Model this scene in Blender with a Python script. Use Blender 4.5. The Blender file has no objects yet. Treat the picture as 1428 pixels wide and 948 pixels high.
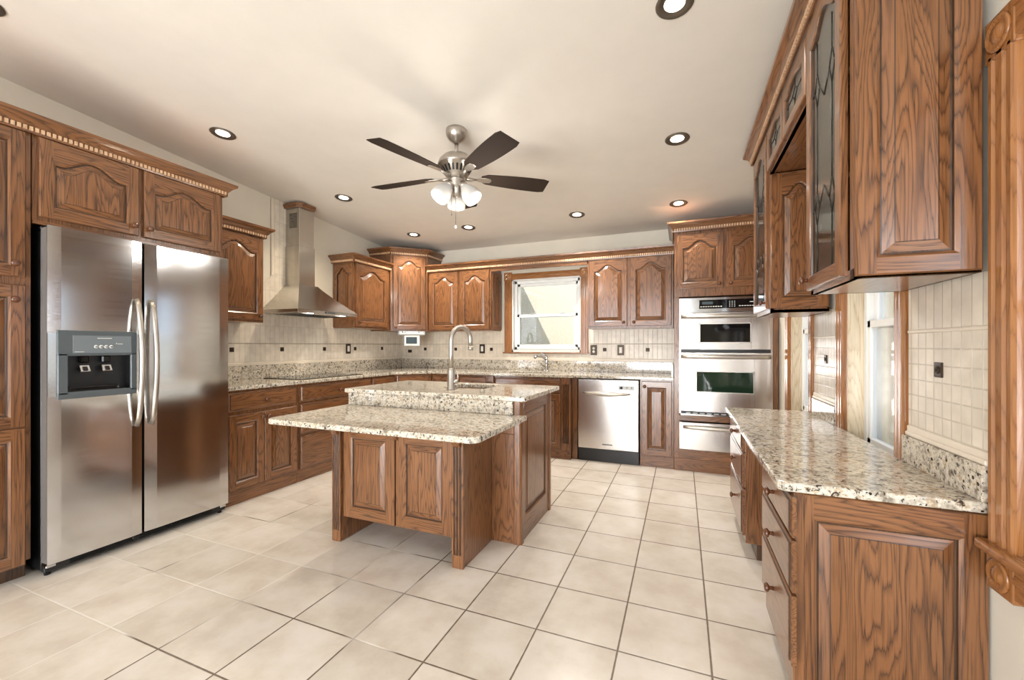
import bpy, bmesh, math, random
from mathutils import Vector, Matrix
PI = math.pi
S = bpy.context.scene
COL = S.collection
random.seed(4)

# ------------------------------------------------------------------ camera
cd = bpy.data.cameras.new('camera'); cam = bpy.data.objects.new('camera', cd); COL.objects.link(cam)
cd.sensor_width = 36; cd.lens = 583 / 1428 * 36; cd.shift_y = 8 / 1428; cd.clip_start = .02
cam.location = (0, 0, 1.19); cam.rotation_euler = (PI / 2, 0, math.atan(237 / 583))
S.camera = cam
S.view_settings.view_transform = 'Standard'; S.view_settings.look = 'None'
S.view_settings.gamma = 1; S.view_settings.use_curve_mapping = False
S.view_settings.exposure = 0.38
# ------------------------------------------------------------------ sky, sun, daylight, added fill
w = bpy.data.worlds.new('sky'); S.world = w; w.use_nodes = True
bg = w.node_tree.nodes['Background']; bg.inputs[0].default_value = (.68, .83, 1, 1); bg.inputs[1].default_value = 1.5

def light(name, kind, loc, energy, color, rot=(0, 0, 0), **kw):
    l = bpy.data.lights.new(name, kind); l.energy = energy; l.color = color
    for k, v in kw.items(): setattr(l, k, v)
    o = bpy.data.objects.new(name, l); COL.objects.link(o); o.location = loc; o.rotation_euler = rot
    return o
sun = light('sun', 'SUN', (0, -6, 9), 3.6, (1, .95, .86), angle=.01)
sun.rotation_euler = Vector((.4, .8, -.8)).to_track_quat('-Z', 'Y').to_euler()
# first two: fill lamps added behind the camera; third: daylight of the side window
light('rear_fill', 'AREA', (-1.5, -2.75, 1.35), 105, (.97, .985, 1), (PI / 2, 0, 0), shape='RECTANGLE', size=3.3, size_y=2.5)  # added fill from behind the camera, no such source in view
light('ceiling_fill', 'AREA', (-1.5, -2.9, .3), 185, (1, .99, .97), (PI / 2 + .26, 0, 0), shape='RECTANGLE', size=3.2, size_y=1.2)  # added fill, tilted up to brighten the ceiling
light('bay_daylight', 'AREA', (1.15, .78, 1.35), 22, (.90, .95, 1), (PI / 2 + .15, 0, PI / 2), shape='RECTANGLE', size=1.25, size_y=1.25)

# ------------------------------------------------------------------ material helpers
class NT:
    def __init__(s, name):
        s.m = bpy.data.materials.new(name); s.m.use_nodes = True; s.t = s.m.node_tree
        s.b = s.t.nodes['Principled BSDF']; s.out = s.t.nodes['Material Output']
    def n(s, typ, ins=None, **kw):
        x = s.t.nodes.new(typ)
        for k, v in kw.items(): setattr(x, k, v)
        for k, v in (ins or {}).items():
            i = x.inputs[k]
            if isinstance(v, bpy.types.NodeSocket): s.t.links.new(v, i)
            else: i.default_value = v
        return x
    def math(s, op, a, b=None, c=None):
        ins = {0: a}
        if b is not None: ins[1] = b
        if c is not None: ins[2] = c
        return s.n('ShaderNodeMath', ins, operation=op).outputs[0]
    def ramp(s, fac, stops, interp='LINEAR'):
        r = s.n('ShaderNodeValToRGB', {0: fac}); cr = r.color_ramp; cr.interpolation = interp
        while len(cr.elements) < len(stops): cr.elements.new(.5)
        for e, (p, c) in zip(cr.elements, stops):
            e.position = p; e.color = (*c, 1) if len(c) == 3 else c
        return r.outputs[0]
    def mix(s, f, a, b, blend='MIX'):
        x = s.n('ShaderNodeMix', {0: f, 6: a, 7: b}, data_type='RGBA', blend_type=blend)
        return x.outputs[2]
    def set(s, **kw):
        for k, v in kw.items():
            i = s.b.inputs[k.replace('_', ' ')]
            if isinstance(v, bpy.types.NodeSocket): s.t.links.new(v, i)
            else: i.default_value = v
        return s
    def bump(s, h, strength=.3, dist=.002):
        bn = s.n('ShaderNodeBump', {'Height': h, 'Strength': strength, 'Distance': dist})
        s.t.links.new(bn.outputs[0], s.b.inputs['Normal'])
def lin(r, g, b):
    f = lambda c: (c / 255 / 12.92) if c <= 10 else ((c / 255 + .055) / 1.055) ** 2.4
    return (f(r), f(g), f(b))
def rgba(c): return (*c, 1)

def oak(name, axis, light_c, mid_c, dark_c, rough=.28, pores=1.0):
    t = NT(name)
    tc = t.n('ShaderNodeTexCoord').outputs['Object']
    oi = t.n('ShaderNodeObjectInfo').outputs['Random']
    off = t.n('ShaderNodeCombineXYZ', {0: t.math('MULTIPLY', oi, 7.3), 1: t.math('MULTIPLY', oi, 3.1), 2: t.math('MULTIPLY', oi, 5.7)}).outputs[0]
    p = t.n('ShaderNodeVectorMath', {0: tc, 1: off}, operation='ADD').outputs[0]
    s1 = [7.6, 7.6, 7.6]; s1[axis] = .85
    s2 = [170, 170, 170]; s2[axis] = 5
    a = t.n('ShaderNodeVectorMath', {0: p, 1: s1}, operation='MULTIPLY').outputs[0]
    b = t.n('ShaderNodeVectorMath', {0: p, 1: s2}, operation='MULTIPLY').outputs[0]
    n1 = t.n('ShaderNodeTexNoise', {'Vector': a, 'Scale': 1.0, 'Detail': 2.0, 'Roughness': .45, 'Distortion': .3}).outputs[0]
    n2 = t.n('ShaderNodeTexNoise', {'Vector': b, 'Scale': 1.0, 'Detail': 2.0, 'Roughness': .6}).outputs[0]
    n3 = t.n('ShaderNodeTexNoise', {'Vector': p, 'Scale': 2.2, 'Detail': 2.0}).outputs[0]
    rings = t.math('FRACT', t.math('MULTIPLY_ADD', n1, 24.0, t.math('MULTIPLY', n2, .9)))
    c1 = t.ramp(rings, [(0, mid_c), (.15, light_c), (.55, light_c), (.83, mid_c), (.93, dark_c), (1, mid_c)])
    pore = t.ramp(n2, [(.36, (1 - .42 * pores,) * 3), (.50, (1, 1, 1))])
    c2 = t.mix(.85, t.mix(.10, c1, rgba(mid_c)), pore, 'MULTIPLY')
    tone = t.ramp(n3, [(.3, (.84, .82, .80)), (.7, (1.08, 1.08, 1.08))])
    t.set(Base_Color=t.mix(1.0, c2, tone, 'MULTIPLY'), Roughness=rough)
    t.b.inputs['Coat Weight'].default_value = .5; t.b.inputs['Coat Roughness'].default_value = .14
    t.bump(n2, .12, .001)
    return t.m
OL, OM, OD = lin(136, 91, 56), lin(112, 73, 44), lin(70, 43, 26)
OAKZ = oak('oak_vertical', 2, OL, OM, OD); OAKX = oak('oak_horizontal', 0, OL, OM, OD); OAKY = oak('oak_deep', 1, OL, OM, OD)
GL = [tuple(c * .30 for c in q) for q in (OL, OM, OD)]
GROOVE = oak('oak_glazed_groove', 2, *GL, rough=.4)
C_L = [lin(158, 106, 60), lin(150, 98, 54), lin(128, 82, 44)]
CASZ = oak('casing_oak_vertical', 2, *C_L, rough=.22, pores=.5); CASY = oak('casing_oak_horizontal', 1, *C_L, rough=.22, pores=.5); CASX = oak('casing_oak_across', 0, *C_L, rough=.22, pores=.5)
DENT = oak('oak_dentil', 2, lin(224, 188, 152), lin(208, 170, 134), lin(180, 140, 104), rough=.4, pores=.4)

def plain(name, c, rough=.5, metal=0., **kw):
    t = NT(name)
    n = t.n('ShaderNodeTexNoise', {'Vector': t.n('ShaderNodeTexCoord').outputs['Object'], 'Scale': 6.0, 'Detail': 3.0}).outputs[0]
    col = t.mix(n, rgba(tuple(x * .95 for x in c)), rgba(tuple(min(1, x * 1.05) for x in c)))
    t.set(Base_Color=col, Roughness=rough, Metallic=metal)
    for k, v in kw.items(): t.b.inputs[k.replace('_', ' ')].default_value = v
    return t.m
PAINT = plain('wall_paint', lin(220, 214, 200), .75)
CEIL = plain('ceiling_paint', lin(221, 215, 206), .7)
VINYL = plain('white_vinyl', lin(235, 236, 234), .35)
BLACK = plain('black_plastic', lin(22, 22, 24), .35)
DARKG = plain('grey_plastic', lin(80, 87, 90), .4)
BLKGLASS = plain('black_glass', lin(14, 15, 17), .06)
KNOB = plain('knob_wood', lin(92, 54, 32), .25, Coat_Weight=.5)
BRASS = plain('bronze_plate', lin(58, 46, 34), .35, .6)
WHITE = plain('white_plastic', lin(232, 230, 224), .4)
GREYP = plain('silver_plastic', lin(190, 192, 192), .35)
NICKEL = plain('brushed_nickel', lin(186, 179, 170), .33, .95)
CHROME = plain('chrome', lin(205, 206, 208), .12, 1.0)
FANBLADE = plain('fan_blade_wood', lin(50, 40, 33), .8, Specular_IOR_Level=.15)
LEAD = plain('lead_came', lin(60, 56, 50), .4, .7)
GREENGL = plain('oven_window_glass', lin(24, 44, 32), .05)

def steel(name, axis, c=(.66, .63, .60), rough=.22):
    t = NT(name)
    p = t.n('ShaderNodeTexCoord').outputs['Object']
    s = [260, 260, 260]; s[axis] = 2
    b = t.n('ShaderNodeVectorMath', {0: p, 1: s}, operation='MULTIPLY').outputs[0]
    n = t.n('ShaderNodeTexNoise', {'Vector': b, 'Scale': 1.0, 'Detail': 1.0}).outputs[0]
    big = t.n('ShaderNodeTexNoise', {'Vector': p, 'Scale': 1.3, 'Detail': 1.0}).outputs[0]
    t.set(Base_Color=rgba(c), Metallic=1.0, Roughness=t.math('MULTIPLY_ADD', n, .08, rough - .04))
    h = t.math('MULTIPLY_ADD', n, .02, big)
    t.bump(h, .12, .012)
    return t.m
HOODX = steel('hood_steel', 0, (.50, .475, .44), .20); HOODZ = steel('hood_steel_vertical', 2, (.50, .475, .44), .20)
STEELX = steel('brushed_steel', 0, (.66, .665, .675), .14); STEELZ = steel('brushed_steel_vertical', 2)

def glass(name, tint, gloss=.12, rough=.0):
    t = NT(name); t.t.nodes.remove(t.b)
    tr = t.n('ShaderNodeBsdfTransparent', {0: rgba(tint)}); gl = t.n('ShaderNodeBsdfGlossy', {'Color': (1, 1, 1, 1), 'Roughness': rough})
    fr = t.n('ShaderNodeFresnel', {'IOR': 1.45})
    f = t.math('ADD', t.math('MULTIPLY', fr.outputs[0], .8), gloss * .3)
    mx = t.n('ShaderNodeMixShader', {0: f, 1: tr.outputs[0], 2: gl.outputs[0]})
    t.t.links.new(mx.outputs[0], t.out.inputs[0]); return t.m
PANE = glass('window_glass', (.99, .99, .99), .02)
SEEDY = glass('seeded_cabinet_glass', (.72, .76, .70), .35, .08)

def emit(name, c, st):
    t = NT(name); t.set(Base_Color=rgba(c), Roughness=.5, Emission_Color=rgba(c), Emission_Strength=st); return t.m
BULB = emit('lit_bulb', (1, .95, .86), 4)
SHADE = emit('frosted_shade', (.50, .485, .46), .06)
LCD = emit('lcd_screen', lin(52, 66, 72), .15)

def granite(name, warm=1.0):
    t = NT(name); p = t.n('ShaderNodeTexCoord').outputs['Object']
    n1 = t.n('ShaderNodeTexNoise', {'Vector': p, 'Scale': 26.0, 'Detail': 4.0, 'Roughness': .65}).outputs[0]
    n2 = t.n('ShaderNodeTexNoise', {'Vector': p, 'Scale': 62.0, 'Detail': 4.0, 'Roughness': .7, 'Distortion': .6}).outputs[0]
    n4 = t.n('ShaderNodeTexNoise', {'Vector': p, 'Scale': 5.0, 'Detail': 3.0}).outputs[0]
    v = t.n('ShaderNodeTexVoronoi', {'Vector': p, 'Scale': 95.0, 'Randomness': 1.0}); vc = v.outputs['Color']
    sp = t.n('ShaderNodeSeparateColor', {0: vc}).outputs[0]
    base = t.ramp(n1, [(.34, lin(140, 130, 118)), (.44, lin(196, 188, 174)), (.54, lin(226, 220, 208)), (.63, lin(186, 166, 138)), (.72, lin(210, 203, 190))])
    gry = t.ramp(sp, [(.0, lin(240, 238, 230)), (.5, lin(225, 218, 204)), (.82, lin(176, 166, 150)), (1, lin(130, 118, 104))])
    c = t.mix(.40, base, gry, 'MULTIPLY')
    cl = t.math('SUBTRACT', n4, .5)
    dk = t.ramp(t.math('ADD', n2, t.math('MULTIPLY', cl, .12)), [(.395, (1, 1, 1)), (.435, (0, 0, 0))])
    c = t.mix(dk, c, rgba(lin(60, 52, 48)))
    v2 = t.n('ShaderNodeTexVoronoi', {'Vector': p, 'Scale': 46.0, 'Randomness': 1.0})
    s2 = t.n('ShaderNodeSeparateColor', {0: v2.outputs['Color']}).outputs[1]
    k = t.math('MULTIPLY', t.math('GREATER_THAN', s2, .82), t.math('LESS_THAN', v2.outputs['Distance'], .26))
    c = t.mix(k, c, rgba(lin(40, 34, 32)))
    t.set(Base_Color=c, Roughness=.07); return t.m
GRANITE = granite('speckled_granite')

def floor_mat():
    t = NT('floor_tile'); p = t.n('ShaderNodeTexCoord').outputs['Object']
    sx = t.n('ShaderNodeSeparateXYZ', {0: p})
    P = .3343
    u = t.math('DIVIDE', t.math('SUBTRACT', sx.outputs[0], -.233 - 20 * P), P)
    v = t.math('DIVIDE', t.math('SUBTRACT', sx.outputs[1], .997 - 20 * P), P)
    wob = t.n('ShaderNodeTexNoise', {'Vector': p, 'Scale': 30.0, 'Detail': 2.0}).outputs[0]
    def ed(a):
        f = t.math('FRACT', a); return t.math('MINIMUM', f, t.math('SUBTRACT', 1.0, f))
    e = t.math('ADD', t.math('MINIMUM', ed(u), ed(v)), t.math('MULTIPLY', t.math('SUBTRACT', wob, .5), .006))
    g = t.ramp(e, [(.0085, (1, 1, 1)), (.0125, (0, 0, 0))])
    cell = t.n('ShaderNodeCombineXYZ', {0: t.math('FLOOR', u), 1: t.math('FLOOR', v)}).outputs[0]
    wn = t.n('ShaderNodeTexWhiteNoise', {'Vector': cell}, noise_dimensions='3D')
    q = t.n('ShaderNodeVectorMath', {0: p, 1: t.n('ShaderNodeVectorMath', {0: wn.outputs['Color'], 1: (9, 9, 9)}, operation='MULTIPLY').outputs[0]}, operation='ADD').outputs[0]
    n1 = t.n('ShaderNodeTexNoise', {'Vector': q, 'Scale': 5.0, 'Detail': 5.0, 'Roughness': .6}).outputs[0]
    c = t.ramp(n1, [(.35, lin(202, 191, 178)), (.5, lin(212, 203, 191)), (.65, lin(219, 211, 202))])
    tone = t.ramp(wn.outputs['Value'], [(0, (.93, .93, .92)), (1, (1.03, 1.03, 1.03))])
    c = t.mix(1.0, c, tone, 'MULTIPLY')
    gn = t.n('ShaderNodeTexNoise', {'Vector': p, 'Scale': 1.6, 'Detail': 2.0}).outputs[0]
    gx = t.ramp(t.math('ADD', gn, t.math('MULTIPLY', t.math('ADD', sx.outputs[0], 1.3), .16)), [(.38, lin(222, 216, 206)), (.47, lin(112, 98, 84))])
    t.set(Base_Color=t.mix(g, c, gx), Roughness=.27)
    t.bump(t.math('MULTIPLY', g, -1.0), .35, .002)
    return t.m
FLOOR = floor_mat()

def tile_mat(name, wt, ht, z0, axis, c0=(206, 198, 184), split=None, hs=None, faint=False):
    """glazed wall tile, grid in object space; rows start at z0; above 'split' rows are taller soldiers"""
    t = NT(name); p = t.n('ShaderNodeTexCoord').outputs['Object']
    sx = t.n('ShaderNodeSeparateXYZ', {0: p}); a = sx.outputs[axis]; z = sx.outputs[2]
    wob = t.math('MULTIPLY', t.math('SUBTRACT', t.n('ShaderNodeTexNoise', {'Vector': p, 'Scale': 25.0}).outputs[0], .5), .0022)
    u = t.math('DIVIDE', t.math('ADD', a, 20 * wt), wt)
    v = t.math('DIVIDE', t.math('SUBTRACT', z, z0 - 40 * ht), ht)
    def ed(x, s):
        f = t.math('FRACT', x); return t.math('MULTIPLY', t.math('MINIMUM', f, t.math('SUBTRACT', 1.0, f)), s)
    eu = ed(u, wt); ev = ed(v, ht)
    cv = t.math('FLOOR', v)
    if split:
        top = t.math('GREATER_THAN', z, split)
        zz = t.math('ABSOLUTE', t.math('SUBTRACT', z, split))
        ev = t.math('MINIMUM', t.math('ADD', ev, top), zz)
        cv = t.math('MULTIPLY', cv, t.math('SUBTRACT', 1.0, top))
    e = t.math('ADD', t.math('MINIMUM', eu, ev), wob)
    g = t.ramp(e, [(.0012, (1, 1, 1)), (.0035, (0, 0, 0))])
    cell = t.n('ShaderNodeCombineXYZ', {0: t.math('FLOOR', u), 1: cv}).outputs[0]
    wn = t.n('ShaderNodeTexWhiteNoise', {'Vector': cell}, noise_dimensions='3D').outputs['Value']
    n = t.n('ShaderNodeTexNoise', {'Vector': p, 'Scale': 14.0, 'Detail': 4.0}).outputs[0]
    c = t.ramp(n, [(.3, lin(*[x - 10 for x in c0])), (.7, lin(*[x + 8 for x in c0]))])
    c = t.mix(1.0, c, t.ramp(wn, [(0, (.93, .93, .93)), (1, (1.03, 1.03, 1.03))]), 'MULTIPLY')
    gc = t.mix(n, rgba(lin(196, 186, 170)), rgba(lin(172, 160, 142)))
    t.set(Base_Color=t.mix(t.math('MULTIPLY', g, .55 if faint else .8), c, gc), Roughness=.25)
    t.bump(t.math('MULTIPLY', g, -1.0), .4, .002)
    return t.m
TILE_BACK = tile_mat('back_wall_tile', .05, .17, 1.04, 0, (220, 208, 190), faint=True)
TILE_LEFT = tile_mat('left_wall_tile', .05, .17, 1.04, 1, (226, 217, 202), faint=True)
TILE_RIGHT = tile_mat('right_wall_tile', .05, .057, .895, 1, (226, 216, 200), split=1.24)
MOLD = plain('tile_moulding', lin(226, 215, 198), .3)
STUCCO = NT('stucco'); _n = STUCCO.n('ShaderNodeTexNoise', {'Vector': STUCCO.n('ShaderNodeTexCoord').outputs['Object'], 'Scale': 40.0, 'Detail': 5.0}).outputs[0]
STUCCO.set(Base_Color=STUCCO.ramp(_n, [(.3, lin(200, 191, 172)), (.7, lin(220, 212, 194))]), Roughness=.9); STUCCO.bump(_n, .5, .01); STUCCO = STUCCO.m
SIDING = plain('white_siding', lin(238, 240, 244), .6)
LAWN = plain('lawn', lin(128, 128, 112), .9)

# ------------------------------------------------------------------ mesh builder
class MB:
    def __init__(s): s.bm = bmesh.new(); s.mats = []
    def mi(s, m):
        if m is None: return 0
        if m not in s.mats: s.mats.append(m)
        return s.mats.index(m)
    def face(s, pts, m=None, smooth=False):
        vs = [s.bm.verts.new(p) for p in pts]
        f = s.bm.faces.new(vs); f.material_index = s.mi(m); f.smooth = smooth; return f
    def merge(s, b, m=None, mtx=None, smooth=None):
        k = s.mi(m); mp = {}
        for v in b.verts: mp[v] = s.bm.verts.new(mtx @ v.co if mtx else v.co)
        for f in b.faces:
            try: g = s.bm.faces.new([mp[v] for v in f.verts])
            except ValueError: continue
            g.material_index = k; g.smooth = f.smooth if smooth is None else smooth
        b.free(); return s
    def box(s, x0, x1, y0, y1, z0, z1, m=None, bev=.002, seg=1, mtx=None):
        b = bmesh.new(); bmesh.ops.create_cube(b, size=1)
        if x1 < x0: x0, x1 = x1, x0
        if y1 < y0: y0, y1 = y1, y0
        if z1 < z0: z0, z1 = z1, z0
        for v in b.verts: v.co = Vector(((x0 + x1) / 2 + v.co.x * (x1 - x0), (y0 + y1) / 2 + v.co.y * (y1 - y0), (z0 + z1) / 2 + v.co.z * (z1 - z0)))
        bev = min(bev, .3 * min(x1 - x0, y1 - y0, z1 - z0))
        if bev > 0: bmesh.ops.bevel(b, geom=b.edges[:], offset=bev, segments=seg, affect='EDGES', profile=.5)
        return s.merge(b, m, mtx)
    def prism(s, pts, z0, z1, m=None, holes=(), bev=0, seg=2, mtx=None):
        b = bmesh.new(); es = []
        for loop in [pts] + list(holes):
            vs = [b.verts.new((p[0], p[1], z0)) for p in loop]
            es += [b.edges.new((vs[i], vs[(i + 1) % len(vs)])) for i in range(len(vs))]
        if holes: bmesh.ops.triangle_fill(b, edges=es, use_beauty=True)
        else: b.faces.new(b.verts[:])
        bmesh.ops.recalc_face_normals(b, faces=b.faces[:])
        if b.faces[:][0].normal.z > 0: bmesh.ops.reverse_faces(b, faces=b.faces[:])
        r = bmesh.ops.extrude_face_region(b, geom=b.faces[:], use_keep_orig=True)
        bmesh.ops.translate(b, verts=[g for g in r['geom'] if isinstance(g, bmesh.types.BMVert)], vec=(0, 0, z1 - z0))
        bmesh.ops.recalc_face_normals(b, faces=b.faces[:])
        if bev:
            ed = [e for e in b.edges if len(e.link_faces) == 2 and e.calc_face_angle(0) > .6 and abs(e.verts[0].co.z - e.verts[1].co.z) < 1e-6]
            bmesh.ops.bevel(b, geom=ed, offset=bev, segments=seg, affect='EDGES', profile=.5)
        return s.merge(b, m, mtx)
    def lathe(s, prof, m=None, n=24, mtx=None, smooth=True, cap=True):
        b = bmesh.new(); rings = []
        for r, z in prof:
            rings.append([b.verts.new((r * math.cos(2 * PI * i / n), r * math.sin(2 * PI * i / n), z)) for i in range(n)])
        for a, c in zip(rings, rings[1:]):
            for i in range(n):
                f = b.faces.new((a[i], a[(i + 1) % n], c[(i + 1) % n], c[i])); f.smooth = smooth
        if cap:
            if prof[0][0] > 1e-5: b.faces.new(rings[0][::-1])
            if prof[-1][0] > 1e-5: b.faces.new(rings[-1])
        bmesh.ops.remove_doubles(b, verts=b.verts[:], dist=1e-6)
        bmesh.ops.recalc_face_normals(b, faces=b.faces[:])
        return s.merge(b, m, mtx)
    def tube(s, pts, rad, m=None, n=12, mtx=None):
        pts = [Vector(p) for p in pts]; b = bmesh.new(); rings = []
        rads = rad if isinstance(rad, (list, tuple)) else [rad] * len(pts)
        up = None
        for i, p in enumerate(pts):
            d = (pts[min(i + 1, len(pts) - 1)] - pts[max(i - 1, 0)]).normalized()
            if up is None: up = d.orthogonal().normalized()
            up = (up - d * up.dot(d)).normalized(); sd = d.cross(up)
            rings.append([b.verts.new(p + (up * math.cos(2 * PI * k / n) + sd * math.sin(2 * PI * k / n)) * rads[i]) for k in range(n)])
        for a, c in zip(rings, rings[1:]):
            for i in range(n):
                f = b.faces.new((a[i], a[(i + 1) % n], c[(i + 1) % n], c[i])); f.smooth = True
        b.faces.new(rings[0][::-1]); b.faces.new(rings[-1])
        bmesh.ops.recalc_face_normals(b, faces=b.faces[:])
        return s.merge(b, m, mtx)
    def sweep(s, path, prof, m=None):
        """profile (out, z) swept along a plan path with mitred corners; out is to the right of travel"""
        P = [Vector((p[0], p[1])) for p in path]; nr = []
        for i in range(len(P) - 1):
            d = (P[i + 1] - P[i]).normalized(); nr.append(Vector((d.y, -d.x)))
        rows = []
        for i, p in enumerate(P):
            if i == 0: o = nr[0]
            elif i == len(P) - 1: o = nr[-1]
            else:
                o = (nr[i - 1] + nr[i]); o = o / (1 + nr[i - 1].dot(nr[i]))
            rows.append([(p.x + o.x * q[0], p.y + o.y * q[0], q[1]) for q in prof])
        b = bmesh.new(); R = [[b.verts.new(q) for q in r] for r in rows]; k = len(prof)
        for a, c in zip(R, R[1:]):
            for i in range(k): b.faces.new((a[i], a[(i + 1) % k], c[(i + 1) % k], c[i]))
        b.faces.new(R[0]); b.faces.new(R[-1][::-1])
        bmesh.ops.recalc_face_normals(b, faces=b.faces[:])
        return s.merge(b, m)
    def build(s, name, parent=None, label=None, mat=None):
        me = bpy.data.meshes.new(name); s.bm.normal_update(); s.bm.to_mesh(me); s.bm.free()
        for m in (s.mats or [mat]): me.materials.append(m)
        o = bpy.data.objects.new(name, me); COL.objects.link(o)
        if parent: o.parent = parent
        if label: o['label'] = label
        return o

def thing(name, label, cat, loc=(0, 0, 0), rz=0, group=None):
    o = bpy.data.objects.new(name, None); o.empty_display_size = .05; COL.objects.link(o)
    o.location = loc; o.rotation_euler = (0, 0, rz); o['label'] = label; o['category'] = cat
    if group: o['group'] = group
    return o
def tag(o, label, cat, group=None):
    o['label'] = label; o['category'] = cat
    if group: o['group'] = group
    return o
def struct(o): o['kind'] = 'structure'; return o
def sthing(name):
    o = bpy.data.objects.new(name, None); o.empty_display_size = .05; COL.objects.link(o); o['kind'] = 'structure'; return o
def loc_pts(t, pts):
    c, s_ = math.cos(-t.rotation_euler[2]), math.sin(-t.rotation_euler[2]); L = t.location
    return [((x - L.x) * c - (y - L.y) * s_, (x - L.x) * s_ + (y - L.y) * c) for x, y in pts]
def part(parent, name, fn, mat=None, label=None):
    m = MB(); fn(m); return m.build(name, parent, label, mat)
def RX(a): return Matrix.Rotation(a, 4, 'X')
def RY(a): return Matrix.Rotation(a, 4, 'Y')
def RZ(a): return Matrix.Rotation(a, 4, 'Z')
def TR(x, y, z): return Matrix.Translation((x, y, z))

# ------------------------------------------------------------------ cabinet pieces (local: x across, front at -y, z up)
def arch(u, h):
    if u < .08 or u > .92: return 0.0
    q = (u - .08) / .84
    return h * (.5 - .5 * math.cos(2 * PI * q)) ** .85
def knob(parent, x, z, y, m=KNOB):
    k = MB(); k.lathe([(.0, -.002), (.008, 0), (.0065, .008), (.0075, .012), (.0155, .017), (.017, .022), (.013, .028), (0, .030)], m, 14, mtx=TR(x, y, z) @ RX(PI / 2))
    return k.build('knob', parent)
def door(parent, x0, x1, z0, z1, y=0., ah=.0, kn=None, st=.052, t=.021, name='door', glassy=False, topr=None):
    """raised panel door with arched (cathedral) head; y = plane it lies on"""
    m = MB(); K = 18 if ah else 1
    tr = topr if topr else st + .004
    yf = y - t; e = .004
    ox0, ox1, oz0, oz1 = x0 + e, x1 - e, z0 + e, z1 - e
    def loop(d):
        a, b_ = x0 + st + d, x1 - st - d; base = z1 - tr - (ah * 1.0)
        pts = [(a, z0 + st + d), (b_, z0 + st + d)]
        for i in range(K + 1):
            u = 1 - i / K
            xx = a + (b_ - a) * u
            pts.append((xx, base + arch(u, ah) - d))
        return pts
    L = loop(0)
    # outer sides and chamfer
    R0 = [(x0, z0), (x1, z0), (x1, z1), (x0, z1)]; R1 = [(ox0, oz0), (ox1, oz0), (ox1, oz1), (ox0, oz1)]
    for i in range(4):
        j = (i + 1) % 4; a, b_, c, d = R0[i], R0[j], R1[i], R1[j]; mm = OAKX if i % 2 == 0 else OAKZ
        m.face([(a[0], y, a[1]), (b_[0], y, b_[1]), (b_[0], yf + e, b_[1]), (a[0], yf + e, a[1])], mm)
        m.face([(a[0], yf + e, a[1]), (b_[0], yf + e, b_[1]), (d[0], yf, d[1]), (c[0], yf, c[1])], mm)
    m.face([(x0, y, z0), (x0, y, z1), (x1, y, z1), (x1, y, z0)], OAKZ)
    F = lambda p, yy: (p[0], yy, p[1])
    a, b_ = L[0][0], L[1][0]
    m.face([(ox0, yf, oz0), (a, yf, oz0), (a, yf, oz1), (ox0, yf, oz1)], OAKZ)
    m.face([(b_, yf, oz0), (ox1, yf, oz0), (ox1, yf, oz1), (b_, yf, oz1)], OAKZ)
    m.face([(a, yf, oz0), (b_, yf, oz0), F(L[1], yf), F(L[0], yf)], OAKX)
    T = L[2:]
    for p, q in zip(T, T[1:]):
        m.face([F(q, yf), F(p, yf), (p[0], yf, oz1), (q[0], yf, oz1)], OAKX)
    # rings into the panel
    if glassy:
        rings = [(0, yf), (.006, yf + .004), (.010, yf + .014)]; mats = [OAKZ, GROOVE]
    else:
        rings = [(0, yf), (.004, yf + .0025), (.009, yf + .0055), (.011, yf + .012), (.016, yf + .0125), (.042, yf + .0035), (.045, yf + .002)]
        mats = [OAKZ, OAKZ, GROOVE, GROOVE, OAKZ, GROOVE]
    for (d0, ya), (d1, yb), mm in zip(rings, rings[1:], mats):
        A, B = loop(d0), loop(d1); n = len(A)
        for i in range(n):
            j = (i + 1) % n
            m.face([F(A[i], ya), F(A[j], ya), F(B[j], yb), F(B[i], yb)], OAKX if (mm is OAKZ and (i == 0 or 2 <= i < n - 1)) else mm)
    if not glassy: m.face([F(p, rings[-1][1]) for p in loop(rings[-1][0])], OAKZ)
    if glassy:   # open the back
        pass
    o = m.build(name, parent)
    if glassy:
        # remove the full back face so the pane can be looked through
        me = o.data; b = bmesh.new(); b.from_mesh(me)
        ff = [f for f in b.faces if abs(f.normal.y) > .9 and f.calc_area() > .9 * (x1 - x0) * (z1 - z0)]
        bmesh.ops.delete(b, geom=ff, context='FACES'); b.to_mesh(me); b.free()
        P = loop(.008)
        g = MB(); g.face([F(p, yf + .010) for p in P], SEEDY); g.face([F(p, yf + .013) for p in P][::-1], SEEDY)
        pane = g.build('glass_pane', o)
        c = MB(); ax, bx, az, bz = P[0][0], P[1][0], P[0][1], P[2][1] + ah * .9
        W, H, yy = bx - ax, bz - az, yf + .0095
        def bar(u0, v0, u1, v1):
            c.tube([(ax + u0 * W, yy, az + v0 * H), (ax + u1 * W, yy, az + v1 * H)], .0022, LEAD, 6)
        if H > .5:
            d = .05 / H * 1.2
            for v in (.26, .74):
                for u in (.2, .5, .8):
                    w_ = .10 if u != .5 else .0
                    if u != .5:
                        bar(u - w_, v, u, v + d); bar(u, v + d, u + w_, v); bar(u + w_, v, u, v - d); bar(u, v - d, u - w_, v)
                bar(0, v, .1, v); bar(.9, v, 1, v); bar(.3, v, .5, v + (d if v < .5 else -d)); bar(.5, v + (d if v < .5 else -d), .7, v)
            for u in (.2, .8): bar(u, .26 + d, u, .74 - d); bar(u, .0, u, .26 - d); bar(u, .74 + d, u, .93)
        else:
            bar(.5, 0, .5, .3); bar(.5, .7, .5, .98); bar(.5, .3, .35, .5); bar(.35, .5, .5, .7); bar(.5, .7, .65, .5); bar(.65, .5, .5, .3); bar(0, .5, .35, .5); bar(.65, .5, 1, .5)
        c.build('lead_came', pane)
    if kn: knob(o, kn[0], kn[1], yf)
    return o
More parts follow.
